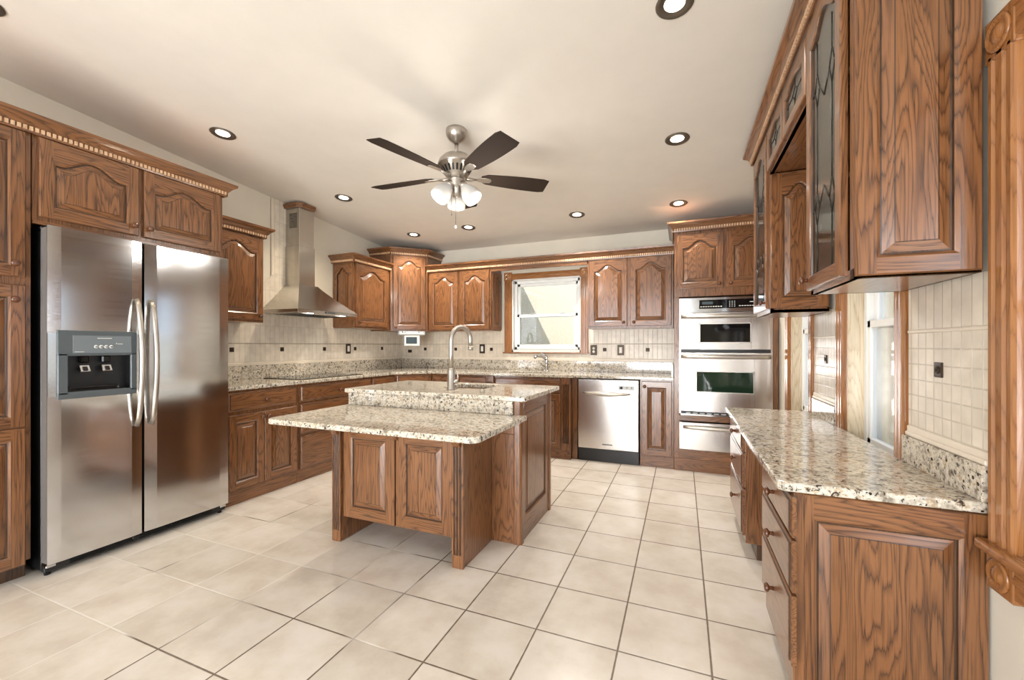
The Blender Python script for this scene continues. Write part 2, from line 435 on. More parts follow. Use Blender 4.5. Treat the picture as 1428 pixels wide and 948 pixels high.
def drawer(parent, x0, x1, z0, z1, y=0., kn=True, t=.020, name='drawer_front', lift=0.):
    m = MB(); e = [(0, 0), (0, t - .008), (.004, t - .006), (.010, t - .0055), (.013, t - .001), (.017, t)]
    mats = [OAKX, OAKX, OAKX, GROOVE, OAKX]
    R = lambda d: [(x0 + d, z0 + d), (x1 - d, z0 + d), (x1 - d, z1 - d), (x0 + d, z1 - d)]
    for (d0, a), (d1, b_), mm in zip(e, e[1:], mats):
        A, B = R(d0), R(d1)
        for i in range(4):
            j = (i + 1) % 4
            m.face([(A[i][0], y - a, A[i][1]), (A[j][0], y - a, A[j][1]), (B[j][0], y - b_, B[j][1]), (B[i][0], y - b_, B[i][1])], mm)
    m.face([(p[0], y - t, p[1]) for p in R(.017)], OAKX)
    m.face([(p[0], y, p[1]) for p in R(0)][::-1], OAKX)
    o = m.build(name, parent)
    if kn: knob(o, (x0 + x1) / 2, (z0 + z1) / 2, y - t)
    return o
def body(parent, x0, x1, y0, y1, z0, z1, name='body'):
    m = MB(); m.box(x0, x1, y0, y1, z0, z1, OAKZ, .002)
    return m.build(name, parent)
def pilaster(parent, x0, x1, z0, z1, y=0., t=.022, n=4, yb=None):
    """fluted strip: plinth blocks at the ends, n flutes between"""
    m = MB(); yb = y if yb is None else yb; hb = min(.07, (z1 - z0) * .15)
    for a, b_ in ((z0, z0 + hb), (z1 - hb, z1)): m.box(x0, x1, y - t, yb, a, b_, OAKZ, .003)
    w_ = x1 - x0; mg = w_ * .12; fw = (w_ - 2 * mg) / n; pts = [(x0, yb), (x0, y - t + .002)]
    for i in range(n):
        a = x0 + mg + i * fw + fw * .14; b_ = a + fw * .72; c = (a + b_) / 2; r = (b_ - a) / 2
        for k in range(6):
            th = PI * k / 5
            pts.append((c - r * math.cos(th), y - t + .002 + r * .9 * math.sin(th)))
    pts += [(x1, y - t + .002), (x1, yb)]
    m.prism(pts, z0 + hb, z1 - hb, OAKZ); gi = m.mi(GROOVE); m.bm.faces.ensure_lookup_table()
    for f in m.bm.faces:
        c = f.calc_center_median()
        if abs(f.normal.z) < .5 and y - t + .0035 < c.y < yb - .0005 and x0 + .002 < c.x < x1 - .002: f.material_index = gi
    return m.build('fluted_pilaster', parent)
def corbel(parent, x, z, y, s=1.0):
    m = MB(); pr = [(0, 0), (-.045 * s, 0), (-.047 * s, -.012 * s), (-.036 * s, -.022 * s), (-.038 * s, -.034 * s), (-.02 * s, -.046 * s), (-.012 * s, -.062 * s), (0, -.07 * s)]
    b = bmesh.new(); h = .022 * s
    h = .022; A = [b.verts.new((x - h, y + p[0], z + p[1])) for p in pr]; B = [b.verts.new((x + h, y + p[0], z + p[1])) for p in pr]
    b.faces.new(A); b.faces.new(B[::-1])
    for i in range(len(pr)): b.faces.new((A[i], A[(i + 1) % len(pr)], B[(i + 1) % len(pr)], B[i]))
    bmesh.ops.recalc_face_normals(b, faces=b.faces[:]); m.merge(b, OAKZ)
    return m.build('corbel', parent)
CROWN = [(0, 0), (.010, 0), (.012, .008), (.012, .030), (.018, .034), (.024, .044), (.034, .056), (.048, .066), (.056, .072), (.058, .088), (0, .088)]
def crown(name, label, path, z, mat=OAKX, horiz=None):
    path = [tuple(p) for p in path]; o = thing(name, label, 'moulding', (path[0][0], path[0][1], z))
    loc = [(p[0] - path[0][0], p[1] - path[0][1]) for p in path]
    m = MB(); m.sweep(loc, CROWN, mat); m.build('cornice', o)
    d = MB(); step = .021
    for a, b_ in zip(loc, loc[1:]):
        a, b_ = Vector(a), Vector(b_); dv = (b_ - a); Ln = dv.length; dv.normalize(); nv = Vector((dv.y, -dv.x)); k = int(Ln / step)
        ang = math.atan2(dv.y, dv.x)
        for i in range(k):
            c = a + dv * (i + .5) * Ln / k + nv * .0155
            d.box(-.0068, .0068, -.005, .005, .009, .030, DENT, 0, mtx=TR(c.x, c.y, 0) @ RZ(ang))
    d.build('dentil_strip', o, 'lighter row of small dentil blocks')
    return o

# =================================================================== SETTING
XL, XR, YB, YR = -3.68, .80, 4.90, -2.40
zc = lambda y: 2.47 + .076 * (4.9 - y)
def fl(m): m.box(XL - .15, XR + .15, YR - .15, YB + .15, -.1, 0, FLOOR, 0)
struct(part(None, 'floor', fl))
def ce(m):
    a, b_ = YR - .15, YB + .15; za, zb = zc(a), zc(b_); x0, x1 = XL - .15, XR + .15; T = .12
    v = [(x0, a, za), (x1, a, za), (x1, b_, zb), (x0, b_, zb)]; u = [(p[0], p[1], p[2] + T) for p in v]
    m.face(v[::-1], CEIL); m.face(u, CEIL)
    for i in range(4): j = (i + 1) % 4; m.face([v[i], v[j], u[j], u[i]], CEIL)
struct(part(None, 'ceiling', ce))
def wall_sloped(m, x0, x1, y0, y1, zb=0, zt=None, mat=PAINT):
    """piece of a side wall; top follows the ceiling when zt is None"""
    ta, tb = (zt, zt) if zt is not None else (zc(y0), zc(y1))
    v = [(x0, y0, zb), (x1, y0, zb), (x1, y1, zb), (x0, y1, zb)]; u = [(x0, y0, ta), (x1, y0, ta), (x1, y1, tb), (x0, y1, tb)]
    m.face(v[::-1], mat); m.face(u, mat)
    for i in range(4): j = (i + 1) % 4; m.face([v[i], v[j], u[j], u[i]], mat)
struct(part(None, 'wall_left', lambda m: wall_sloped(m, XL - .15, XL, YR - .15, YB + .15)))
WIN = {1: (3.31, 3.89), 2: (2.10, 2.68), 3: (.12, 1.455)}     # side windows, y range
ZS, ZH = .66, 1.97
def wr(m):
    ys = [YR - .15, .12, 1.455, 2.10, 2.68, 3.31, 3.89, YB + .15]
    for i in range(7):
        a, b_ = ys[i], ys[i + 1]
        if i % 2 == 0: wall_sloped(m, XR, XR + .14, a, b_)
        else:
            wall_sloped(m, XR, XR + .14, a, b_, 0, ZS); wall_sloped(m, XR, XR + .14, a, b_, ZH)
struct(part(None, 'wall_right', wr))
BW = (-1.99, -1.11, 1.14, 2.02)
def wb(m):
    z = zc(YB); y0, y1 = YB, YB + .15
    m.box(XL - .15, BW[0], y0, y1, 0, z, PAINT, 0); m.box(BW[1], XR + .15, y0, y1, 0, z, PAINT, 0)
    m.box(BW[0], BW[1], y0, y1, 0, BW[2], PAINT, 0); m.box(BW[0], BW[1], y0, y1, BW[3], z, PAINT, 0)
struct(part(None, 'wall_back', wb))
def wf(m):
    z = zc(YR); y0, y1 = YR - .15, YR
    m.box(XL - .15, -3.1, y0, y1, 0, z, PAINT, 0); m.box(.1, XR + .15, y0, y1, 0, z, PAINT, 0); m.box(-3.1, .1, y0, y1, 2.5, z, PAINT, 0)
struct(part(None, 'wall_front', wf))
pd = sthing('added_patio_door')  # unseen glazed opening, added to go with the rear fill lamps
def pdf(m):
    for x in (-3.1, -1.53, .03): m.box(x, x + .07, YR - .10, YR - .04, 0, 2.5, VINYL)
    for z in (0, 2.43): m.box(-3.1, .1, YR - .10, YR - .04, z, z + .07, VINYL)
part(pd, 'door_frame', pdf)
part(pd, 'glass', lambda m: (m.box(-3.03, -1.53, YR - .075, YR - .07, .07, 2.43, PANE, 0), m.box(-1.46, .03, YR - .075, YR - .07, .07, 2.43, PANE, 0)))

def rosette(parent, mtx, s=.105):
    def f(m):
        m.box(-s / 2, s / 2, 0, .026, -s / 2, s / 2, CASZ, .003, mtx=mtx)
        m.lathe([(.044 * s / .105, 0), (.044 * s / .105, .005), (.036 * s / .105, .008), (.030 * s / .105, .003), (.022 * s / .105, .003), (.018 * s / .105, .009), (0, .011)], CASZ, 24, mtx=mtx @ TR(0, .026, 0) @ RX(-PI / 2))
    return part(parent, 'rosette', f)
def casing_profile(w_, t=.02):
    """ribbed casing section: (across, out)"""
    return [(0, 0), (0, t * .7), (w_ * .08, t), (w_ * .2, t), (w_ * .25, t * .75), (w_ * .35, t * .75), (w_ * .40, t), (w_ * .60, t), (w_ * .65, t * .75), (w_ * .75, t * .75), (w_ * .80, t), (w_ * .92, t), (w_, t * .7), (w_, 0)]
def sidewin(n, y0, y1, big=False):
    W = sthing('window_%d' % n); cw = .095
    xr = XR
    near = y0 - (.07 if n != 3 else cw); far = y1 + .10
    # casings: vertical strips extruded, section in (y, -x)
    def vs(m, a, b_, zt=ZH):
        pr = [(xr - q[1] * 1.3, a + q[0]) for q in casing_profile(b_ - a)]
        m.prism(pr, ZS - .0, zt, CASZ)
    part(W, 'casing', lambda m: vs(m, near, y0)); part(W, 'casing', lambda m: vs(m, y1, far))
    def hd(m):
        m.box(xr - .024, xr, y0, y1, ZH, ZH + .09, CASY, .004); m.box(xr - .03, xr, y0, y1, ZH + .075, ZH + .09, CASY, .004)
    part(W, 'head_casing', hd)
    M = lambda y, z: TR(xr, y, z) @ RZ(PI / 2)
    rosette(W, M((near + y0) / 2, ZH + .045), max(.075, y0 - near + .012)); rosette(W, M((far + y1) / 2, ZH + .045), far - y1 + .012)
    def jb(m):
        m.box(xr - .002, xr + .075, y1 - .012, y1 + .004, ZS, ZH, JAMB, 0); m.box(xr - .002, xr + .075, y0 - .004, y0 + .012, ZS, ZH, JAMB, 0)
        m.box(xr - .002, xr + .075, y0, y1, ZH - .012, ZH + .004, JAMB, 0)
    part(W, 'jamb', jb)
    # vinyl double-hung unit
    a, b_ = y0 + .012, y1 - .012; X0, X1 = xr + .065, xr + .125; zm = (ZS + ZH) / 2 - .02
    def fr(m):
        m.box(X0, X1, a, a + .035, ZS, ZH, VINYL); m.box(X0, X1, b_ - .035, b_, ZS, ZH, VINYL)
        m.box(X0, X1, a, b_, ZS, ZS + .035, VINYL); m.box(X0, X1, a, b_, ZH - .035, ZH, VINYL)
    part(W, 'window_frame', fr)
    def sash(m, x, za, zb):
        ys = [a + .035, b_ - .035]
        if big: ys = [a + .035, (a + b_) / 2, b_ - .035]
        for p, q in zip(ys, ys[1:]):
            m.box(x, x + .025, p, p + .035, za, zb, VINYL); m.box(x, x + .025, q - .035, q, za, zb, VINYL)
            m.box(x, x + .025, p, q, za, za + .035, VINYL); m.box(x, x + .025, p, q, zb - .035, zb, VINYL)
    s1 = part(W, 'lower_sash', lambda m: sash(m, X0 + .003, ZS + .035, zm + .02)); s2 = part(W, 'upper_sash', lambda m: sash(m, X0 + .030, zm - .02, ZH - .035))
    part(s1, 'glass', lambda m: m.box(X0 + .014, X0 + .017, a + .04, b_ - .04, ZS + .04, zm, PANE, 0))
    part(s2, 'glass', lambda m: m.box(X0 + .041, X0 + .044, a + .04, b_ - .04, zm, ZH - .04, PANE, 0))
    return W, near, far
JAMB = oak('daylit_jamb', 2, lin(216, 200, 172), lin(206, 188, 158), lin(188, 166, 134), rough=.25, pores=.4)  # oak coloured paler to stand for window light on the jambs
sidewin(1, *WIN[1]); sidewin(2, *WIN[2]); W3, n3, f3 = sidewin(3, *WIN[3], big=True)
# foreground window: stool with rounded nose, shaped apron and a rosette block
part(W3, 'stool', lambda m: m.box(XR - .048, XR + .07, n3 - .03, f3 + .012, ZS - .028, ZS, CASY, .011, 3))
def ap(m):
    m.box(XR - .022, XR, n3 + .1, f3 - .10, ZS - .115, ZS - .028, CASY, .003)
    m.box(XR - .030, XR, n3 + .1, f3 - .10, ZS - .075, ZS - .050, CASY, .006)
part(W3, 'apron', ap)
rosette(W3, TR(XR, f3 - .05, ZS - .077) @ RZ(PI / 2), .100)

W4 = sthing('window_4'); x0, x1, z0, z1 = BW
def v4(m, a, b_):
    m.prism([(a + q[0], YB - q[1]) for q in casing_profile(b_ - a)], z0 - .03, z1, CASZ)
part(W4, 'casing', lambda m: v4(m, x0 - .10, x0)); part(W4, 'casing', lambda m: v4(m, x1, x1 + .09))
part(W4, 'head_casing', lambda m: (m.box(x0, x1, YB - .02, YB, z1, z1 + .075, CASX, .003), m.box(x0, x1, YB - .026, YB, z1 + .03, z1 + .055, CASX, .005)))
rosette(W4, TR(x0 - .05, YB, z1 + .04) @ RZ(PI), .105); rosette(W4, TR(x1 + .045, YB, z1 + .04) @ RZ(PI), .105)
part(W4, 'stool', lambda m: m.box(x0 - .12, x1 + .11, YB - .03, YB + .04, z0 - .045, z0 - .03, CASX, .004))
def j4(m):
    m.box(x0 - .002, x0 + .014, YB - .002, YB + .07, z0 - .03, z1, WHITE, 0); m.box(x1 - .014, x1 + .002, YB - .002, YB + .07, z0 - .03, z1, WHITE, 0)
    m.box(x0, x1, YB - .002, YB + .07, z1 - .014, z1 + .002, WHITE, 0); m.box(x0, x1, YB - .002, YB + .07, z0 - .03, z0, WHITE, 0)
part(W4, 'jamb', j4)
def fr4(m, X0, X1, Z0, Z1, Y0, Y1, t):
    m.box(X0, X0 + t, Y0, Y1, Z0, Z1, VINYL); m.box(X1 - t, X1, Y0, Y1, Z0, Z1, VINYL); m.box(X0, X1, Y0, Y1, Z0, Z0 + t, VINYL); m.box(X0, X1, Y0, Y1, Z1 - t, Z1, VINYL)
part(W4, 'window_frame', lambda m: fr4(m, x0 + .014, x1 - .014, z0, z1 - .014, YB + .05, YB + .12, .035))
zm = 1.565
s1 = part(W4, 'lower_sash', lambda m: fr4(m, x0 + .045, x1 - .045, z0 + .03, zm + .02, YB + .055, YB + .08, .035))
s2 = part(W4, 'upper_sash', lambda m: fr4(m, x0 + .045, x1 - .045, zm - .02, z1 - .045, YB + .085, YB + .11, .035))
part(s1, 'glass', lambda m: m.box(x0 + .07, x1 - .07, YB + .066, YB + .069, z0 + .05, zm, PANE, 0))
part(s2, 'glass', lambda m: m.box(x0 + .07, x1 - .07, YB + .096, YB + .099, zm, z1 - .06, PANE, 0))
for xx in (-1.74, -1.36):
    part(s1, 'sash_lock', lambda m: (m.box(xx - .03, xx + .03, YB + .045, YB + .075, zm + .02, zm + .028, GREYP, .002), m.box(xx - .005, xx + .04, YB + .045, YB + .055, zm + .028, zm + .036, GREYP, .002)))

# outside
tag(part(None, 'neighbour_house_wall', lambda m: m.box(-7, 6, 6.9, 7.1, -.2, 5.5, STUCCO, 0)), 'pale stucco wall of the next house seen through the back window', 'house wall')
tag(part(None, 'shade_slab', lambda m: m.box(-7, -2.72, 5.25, 6.88, 2.38, 2.48, STUCCO, 0)), 'unseen slab added left of the back window to cast slanting shade on stucco', 'shade blocker')  # out of view, added only to throw the diagonal shade on the stucco
def fen(m):
    for i in range(48): m.box(2.55, 2.57 + .01 * (i % 2), -2 + i * .16, -2 + i * .16 + .152, 0, 1.3, SIDING, .003)
tag(part(None, 'board_fence', fen), 'white vertical board fence outside the side windows', 'fence')
tag(part(None, 'ground_outside', lambda m: m.box(-12, 12, -12, 12, -.3, -.12, LAWN, 0)), 'bare yard ground around the house outside the windows', 'ground')['kind'] = 'structure'

# =================================================================== LEFT WALL
RL = PI / 2
CX = -3.09     # tall units' box face; doors 20 mm in front
G_TALL = None
pn = thing('pantry_cabinet', 'tall oak pantry cabinet left of the steel refrigerator', 'cabinet', (CX, .42, 0), RL)
body(pn, 0, .636, 0, .588, .10, 2.36)
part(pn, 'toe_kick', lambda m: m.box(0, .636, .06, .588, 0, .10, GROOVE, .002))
door(pn, .012, .612, 1.535, 2.27, 0, ah=0, kn=(.57, 1.60)); 
# lower pantry door: two stacked panels
door(pn, .012, .612, .78, 1.495, 0, kn=(.57, 1.42)); door(pn, .012, .612, .085, .775, 0)
of = thing('over_fridge_cabinet', 'oak wall cabinet with two arched doors above the refrigerator', 'cabinet', (CX, 1.06, 0), RL)
body(of, 0, .96, 0, .588, 1.835, 2.36)
door(of, .02, .448, 1.86, 2.27, 0, ah=.06, kn=(.42, 1.915)); door(of, .475, .935, 1.86, 2.27, 0, ah=.06, kn=(.50, 1.915))
part(of, 'light_rail', lambda m: m.box(0, .96, -.004, .02, 1.82, 1.84, OAKX, .002))
crown('crown_moulding', 'oak dentil crown moulding above the pantry and refrigerator', [(XL, .40), (-3.075, .40), (-3.075, 2.03), (XL, 2.03)], 2.272, OAKY)

# refrigerator
fr = thing('refrigerator', 'stainless steel side-by-side refrigerator with dispenser in the left door', 'refrigerator', (-3.01, 1.075, 0), RL)
D = .60   # body depth
part(fr, 'body', lambda m: m.box(.012, .935, .066, .64, .02, 1.79, BLACK, .004))
def fdoor(x0, x1, hole=None):
    def f(m):
        n = 8
        # gently curved front, built as a prism in plan
        def pl(a, b_):
            pts = [(a, .058)]
            for i in range(n + 1):
                u = a + (b_ - a) * i / n; q = (u - x0) / (x1 - x0)
                edge = min(q, 1 - q) * (x1 - x0)
                pts.append((u, .006 * max(0, 1 - edge / .012) ** 2 if edge < .012 else 0))
            pts.append((b_, .058)); return pts
        if not hole: m.prism(pl(x0, x1), .062, 1.812, STEELX, bev=.004)
        else:
            a, b_, c, d = hole
            m.prism(pl(x0, x1), .062, c, STEELX); m.prism(pl(x0, x1), d, 1.812, STEELX, bev=0)
            m.box(x0, a, 0, .058, c, d, STEELX, 0); m.box(b_, x1, 0, .058, c, d, STEELX, 0)
    return f
hole = (.058, .375, .925, 1.255)
ld = part(fr, 'freezer_door', fdoor(.013, .419, hole)); rd = part(fr, 'fridge_door', fdoor(.432, .937))
part(ld, 'door_side', lambda m: m.box(.011, .0125, .008, .062, .07, 1.80, plain('door_edge_grey', lin(112, 106, 102), .35), 0))
for d_, x, sgn in ((ld, .386, 1), (rd, .459, -1)):
    pts = []
    for i in range(17):
        u = i / 16; z = .715 + u * .75; bow = math.sin(PI * u)
        pts.append((x, -.012 - .055 * bow ** .6, z))
    part(d_, 'handle', lambda m: m.tube(pts, [.012 + .003 * math.sin(PI * i / 16) for i in range(17)], NICKEL, 12), label='curved satin steel bar handle')
def disp(m):
    a, b_, c, d = .046, .388, .908, 1.272
    m.box(a, b_, -.010, .006, 1.135, d, DARKG, .006, 2); m.box(a, b_, -.010, .006, c, .945, DARKG, .006, 2)
    m.box(a, .088, -.010, .006, .93, 1.15, DARKG, .004); m.box(.358, b_, -.010, .006, .93, 1.15, DARKG, .004)
dp = part(ld, 'dispenser_panel', disp, label='grey plastic dispenser surround')
def rec(m):
    a, b_, c, d = .085, .361, .942, 1.138
    m.box(a, b_, .050, .056, c, d, BLACK, 0); m.box(a - .004, a, 0, .056, c, d, BLACK, 0); m.box(b_, b_ + .004, 0, .056, c, d, BLACK, 0)
    m.box(a, b_, 0, .056, c - .004, c, BLACK, 0); m.box(a, b_, 0, .056, d, d + .004, BLACK, 0)
    m.box(a + .004, b_ - .055, -.006, .045, c, c + .028, BLKGLASS, .010, 3)
part(ld, 'dispenser_recess', rec)
for x in (.165, .26):
    part(ld, 'dispenser_paddle', lambda m: (m.box(-.022, .022, -.004, .004, -.02, .02, CHROME, .003, mtx=TR(x, .02, 1.065) @ RX(-.5)), m.box(-.010, .010, -.004, .004, -.012, .012, BLACK, .002, mtx=TR(x, .014, 1.065) @ RX(-.5)), m.box(x - .02, x + .02, .02, .04, 1.095, 1.135, BLKGLASS, .006)))
def ctl(m):
    m.box(.105, .36, -.0115, -.0095, 1.15, 1.245, plain('control_face', lin(112, 120, 124), .35), .001)
    for i in range(4): m.lathe([(.010, 0), (.010, .002), (0, .003)], GREYP, 14, mtx=TR(.200 + i * .022, -.0115, 1.185) @ RX(PI / 2))
    for i in range(4): m.box(.194 + i * .022, .206 + i * .022, -.0150, -.0144, 1.182, 1.185, BLACK, 0)
    m.box(.205, .268, -.0125, -.0115, 1.230, 1.233, WHITE, 0)
    m.box(.295, .318, -.0125, -.0115, 1.199, 1.2015, WHITE, 0); m.box(.288, .291, -.0125, -.0115, 1.200, 1.206, WHITE, 0)
    m.box(.112, .150, -.0125, -.0115, 1.156, 1.158, WHITE, 0)
part(dp, 'control_panel', ctl)
def gri(m):
    m.box(.013, .937, .035, .07, .015, .058, BLACK, .004)
    for z in (.024, .034, .044): m.box(.11, .84, .028, .036, z, z + .004, BLKGLASS, .001)
    m.lathe([(.018, 0), (.018, .008), (.012, .010), (0, .010)], BLKGLASS, 20, mtx=TR(.40, .034, .038) @ RX(PI / 2))
part(fr, 'base_grille', gri)
for x in (.03, .905):
    part(fr, 'hinge', lambda m: (m.box(x - .02, x + .02, .01, .06, .045, .060, CHROME, .003), m.lathe([(.013, 0), (.013, .04), (.018, .045)], BLACK, 12, mtx=TR(x, .05, .0))))
part(fr, 'hinge_cover', lambda m: m.box(.013, .13, .07, .20, 1.79, 1.815, BLACK, .006))

# small wall cabinet right of the refrigerator
UX = -3.38
su = thing('wall_cabinet', 'single-door oak wall cabinet between refrigerator and range hood', 'cabinet', (UX, 2.035, 0), RL)
body(su, 0, .525, 0, .30, 1.39, 2.20)
door(su, .03, .51, 1.41, 2.115, 0, ah=.075, kn=(.475, 1.445))
crown('crown_moulding', 'short oak dentil crown moulding between refrigerator and range hood', [(UX + .018, 2.04), (UX + .018, 2.56), (XL, 2.56)], 2.118, OAKY)
hu = thing('wall_cabinet', 'oak wall cabinet right of the hood with arched panel on its side', 'cabinet', (UX, 3.64, 0), RL)
body(hu, 0, .61, 0, .30, 1.39, 2.20)
door(hu, .025, .56, 1.41, 2.115, 0, ah=.075, kn=(.065, 1.455))
# arched side panel, facing the camera side
sp = MB(); spd = door(hu, 0, .27, 1.53, 2.12, 0, ah=.06, st=.045, name='side_panel', t=.012)
spd.matrix_local = TR(0, .29, 0) @ RZ(-PI / 2)
crown('crown_moulding', 'oak dentil crown moulding on the cabinet right of the hood', [(XL, 3.625), (UX + .018, 3.625), (UX + .018, 4.25)], 2.118, OAKY)

# corner cabinet (taller, diagonal)
ang = math.atan2(.32, .33)
cc = thing('corner_wall_cabinet', 'tall diagonal oak wall cabinet in the back left corner', 'cabinet', (-3.36, 4.25, 0), ang)
part(cc, 'body', lambda m: m.prism(loc_pts(cc, [(-3.36, 4.252), (-3.032, 4.57), (-3.032, YB), (XL, YB), (XL, 4.252)]), 1.375, 2.40, OAKZ, bev=.002))
door(cc, .03, .43, 1.395, 2.32, 0, ah=.07, kn=(.06, 1.42))
crown('crown_moulding', 'angled oak dentil crown moulding on the tall corner cabinet', [(XL, 4.25), (-3.355, 4.25), (-3.03, 4.56), (-3.03, YB)], 2.325, OAKY)

# range hood
hd = thing('range_hood', 'stainless steel chimney range hood on the left wall', 'range hood', (XL, 3.12, 0), RL)
def canopy(m):
    # local: x along wall (-.36..+.36), y: 0 at wall going to -.50 out front
    n = 10; rows = []
    for i in range(n + 1):
        u = i / n; z = 1.525 + u * .27; k = (1 - u) ** 1.12
        hw = .115 + (.37 - .115) * k; dp_ = .21 + (.49 - .21) * k
        rows.append((hw, dp_, z))
    ex = []
    for hw, d, z in rows: ex.append([(-hw, 0, z), (-hw, -d, z), (hw, -d, z), (hw, 0, z)])
    for A, B in zip(ex, ex[1:]):
        for i in range(3): m.face([A[i], A[i + 1], B[i + 1], B[i]], HOODX, False)
        m.face([A[3], A[0], B[0], B[3]], HOODX)
    m.face(ex[-1], HOODX)
    m.box(-.37, .37, -.49, 0, 1.495, 1.525, HOODX, .002)
part(hd, 'canopy', canopy)
def chim(m):
    m.box(-.105, .085, -.20, 0, 1.785, 2.18, HOODZ, .002); m.box(-.098, .078, -.193, 0, 2.18, 2.58, HOODZ, .002)
ch = part(hd, 'chimney', chim)
def vents(m):
    for i in range(10): m.box(-.1005, -.097, -.16, -.06, 2.36 + i * .015, 2.367 + i * .015, BLACK, 0)
part(ch, 'vent_slots', vents)
part(hd, 'wood_collar', lambda m: (m.prism([(-.12, -.001), (-.12, -.18), (-.085, -.22), (.065, -.22), (.10, -.18), (.10, -.001)], 2.555, 2.58, OAKX, bev=.004), m.prism([(-.13, -.001), (-.13, -.185), (-.09, -.23), (.07, -.23), (.11, -.185), (.11, -.001)], 2.575, 2.598, OAKX, bev=.004)), label='small oak collar at the ceiling')
part(hd, 'control_strip', lambda m: (m.box(-.06, .06, -.494, -.489, 1.502, 1.518, BLKGLASS, .001), *[m.lathe([(.005, 0), (.005, .003)], CHROME, 10, mtx=TR(x, -.494, 1.51) @ RX(PI / 2)) for x in (-.04, -.02, 0, .02, .04)]))
part(hd, 'filter', lambda m: (m.box(-.30, .30, -.42, -.08, 1.489, 1.496, STEELZ, .002), *[m.box(-.28 + i * .04, -.265 + i * .04, -.40, -.10, 1.486, 1.490, BLACK, 0) for i in range(15)]))
for x in (-.2, .2): part(hd, 'hood_lamp', lambda m: m.lathe([(.028, 0), (.028, .004), (0, .005)], BULB, 16, mtx=TR(x, -.45, 1.490)))
hl = light('hood_light', 'SPOT', (-3.2, 3.12, 1.47), 9, (1, .86, .66), spot_size=2.4, spot_blend=.8, shadow_soft_size=.03)

# wall tile, left
bl = thing('left_tile_backsplash', 'off-white tile backsplash on the left wall behind the hood', 'backsplash', (XL, 0, 0))
def tl(m):
    pts = [(2.04, 1.01), (4.895, 1.01), (4.895, 1.40), (3.62, 1.40), (3.62, 1.66), (3.37, 1.86), (3.37, 2.60), (2.86, 2.63), (2.86, 1.86), (2.62, 1.62), (2.55, 1.62), (2.55, 1.40), (2.04, 1.40)]
    pts = pts[::-1]
    a = [(0, p[0], p[1]) for p in pts]; b_ = [(.008, p[0], p[1]) for p in pts]
    b = bmesh.new(); A = [b.verts.new(p) for p in a]; B = [b.verts.new(p) for p in b_]
    b.faces.new(A); b.faces.new(B[::-1])
    for i in range(len(A)): j = (i + 1) % len(A); b.faces.new((A[i], A[j], B[j], B[i]))
    bmesh.ops.recalc_face_normals(b, faces=b.faces[:]); m.merge(b, TILE_LEFT)
part(bl, 'tile_field', tl)
def liner(m, a, b_, z0, t=.014, h=.03):
    m.box(0, t, a, b_, z0, z0 + h, MOLD, .005, 2)
part(bl, 'tile_liner', lambda m: (liner(m, 2.04, 4.88, 1.008), m.box(0, .016, 2.86, 2.885, 1.87, 2.62, MOLD, .004), m.box(0, .016, 3.345, 3.37, 1.87, 2.60, MOLD, .004), m.box(0, .012, 2.04, 4.88, 1.208, 1.214, plain('grout_line', lin(150, 138, 118), .6), 0)))
for y in (2.48, 2.98, 3.51, 3.98, 4.47):
    part(bl, 'accent_tile', lambda m: (m.box(.006, .013, y - .020, y + .020, 1.135, 1.175, BRASS, .002), m.lathe([(.013, 0), (.010, .003), (.006, .001), (0, .004)], BRASS, 12, mtx=TR(.013, y, 1.155) @ RY(PI / 2))), label='small dark embossed metal accent tile')
def outlet(label, x, y, z, rz, kind='switch', w_=.076, h=.118):
    o = thing('switch_plate' if kind == 'switch' else 'outlet_plate', label, 'switch' if kind == 'switch' else 'outlet', (x, y, z), rz)
    part(o, 'plate', lambda m: (m.box(-w_ / 2, w_ / 2, -.006, 0, -h / 2, h / 2, BRASS, .003), ))
    if kind == 'switch': part(o, 'rocker', lambda m: (m.box(-.017, .017, -.010, -.005, -.034, .034, WHITE, .002), m.box(-.014, .014, -.013, -.009, 0, .03, WHITE, .002)))
    else:
        def f(m):
            for s_ in (-.02, .02):
                m.lathe([(.015, 0), (.015, .003), (0, .003)], WHITE, 16, mtx=TR(0, -.006, s_) @ RX(PI / 2))
                for q in (-.005, .005): m.box(q - .0012, q + .0012, -.0098, -.0088, s_ - .003, s_ + .006, BLACK, 0)
        part(o, 'receptacle', f)
outlet('dark-framed switch plate on the left wall tile near the corner', XL + .009, 3.865, 1.155, RL)
outlet('dark-framed switch plate on back wall left of the window', -2.405, YB - .009, 1.15, 0)
outlet('dark-framed double outlet directly right of the back window', -.955, YB - .009, 1.14, 0, 'outlet')
outlet('dark-framed switch plate on back wall second right of the window', -.647, YB - .009, 1.14, 0)

# base cabinets left run
BX = -3.09; ZT = .857
def toe(p, x0, x1, z=.10, d=.012): return part(p, 'toe_board', lambda m: m.box(x0, x1, d, .05, 0, z, OAKX, .001))
b1 = thing('base_cabinet', 'oak base cabinet beside the refrigerator with one drawer over two doors', 'cabinet', (BX, 2.035, 0), RL)
body(b1, 0, .625, 0, .585, .10, ZT); toe(b1, 0, .625)
drawer(b1, .02, .605, .70, .838); door(b1, .02, .300, .115, .672, kn=(.275, .63)); door(b1, .305, .605, .115, .672, kn=(.33, .63))
b2 = thing('drawer_cabinet', 'oak bank of three wide drawers under the cooktop', 'cabinet', (BX, 2.662, 0), RL)
body(b2, 0, .915, 0, .585, .10, ZT); toe(b2, 0, .915)
drawer(b2, .015, .90, .70, .838); drawer(b2, .015, .90, .42, .68); drawer(b2, .015, .90, .115, .40)
b3 = thing('base_cabinet', 'narrow oak base cabinet between the cooktop drawers and the corner', 'cabinet', (BX, 3.579, 0), RL)
body(b3, 0, .40, 0, .585, .10, ZT); toe(b3, 0, .40)
drawer(b3, .015, .385, .70, .838, kn=False); door(b3, .015, .385, .115, .68, kn=(.06, .63))
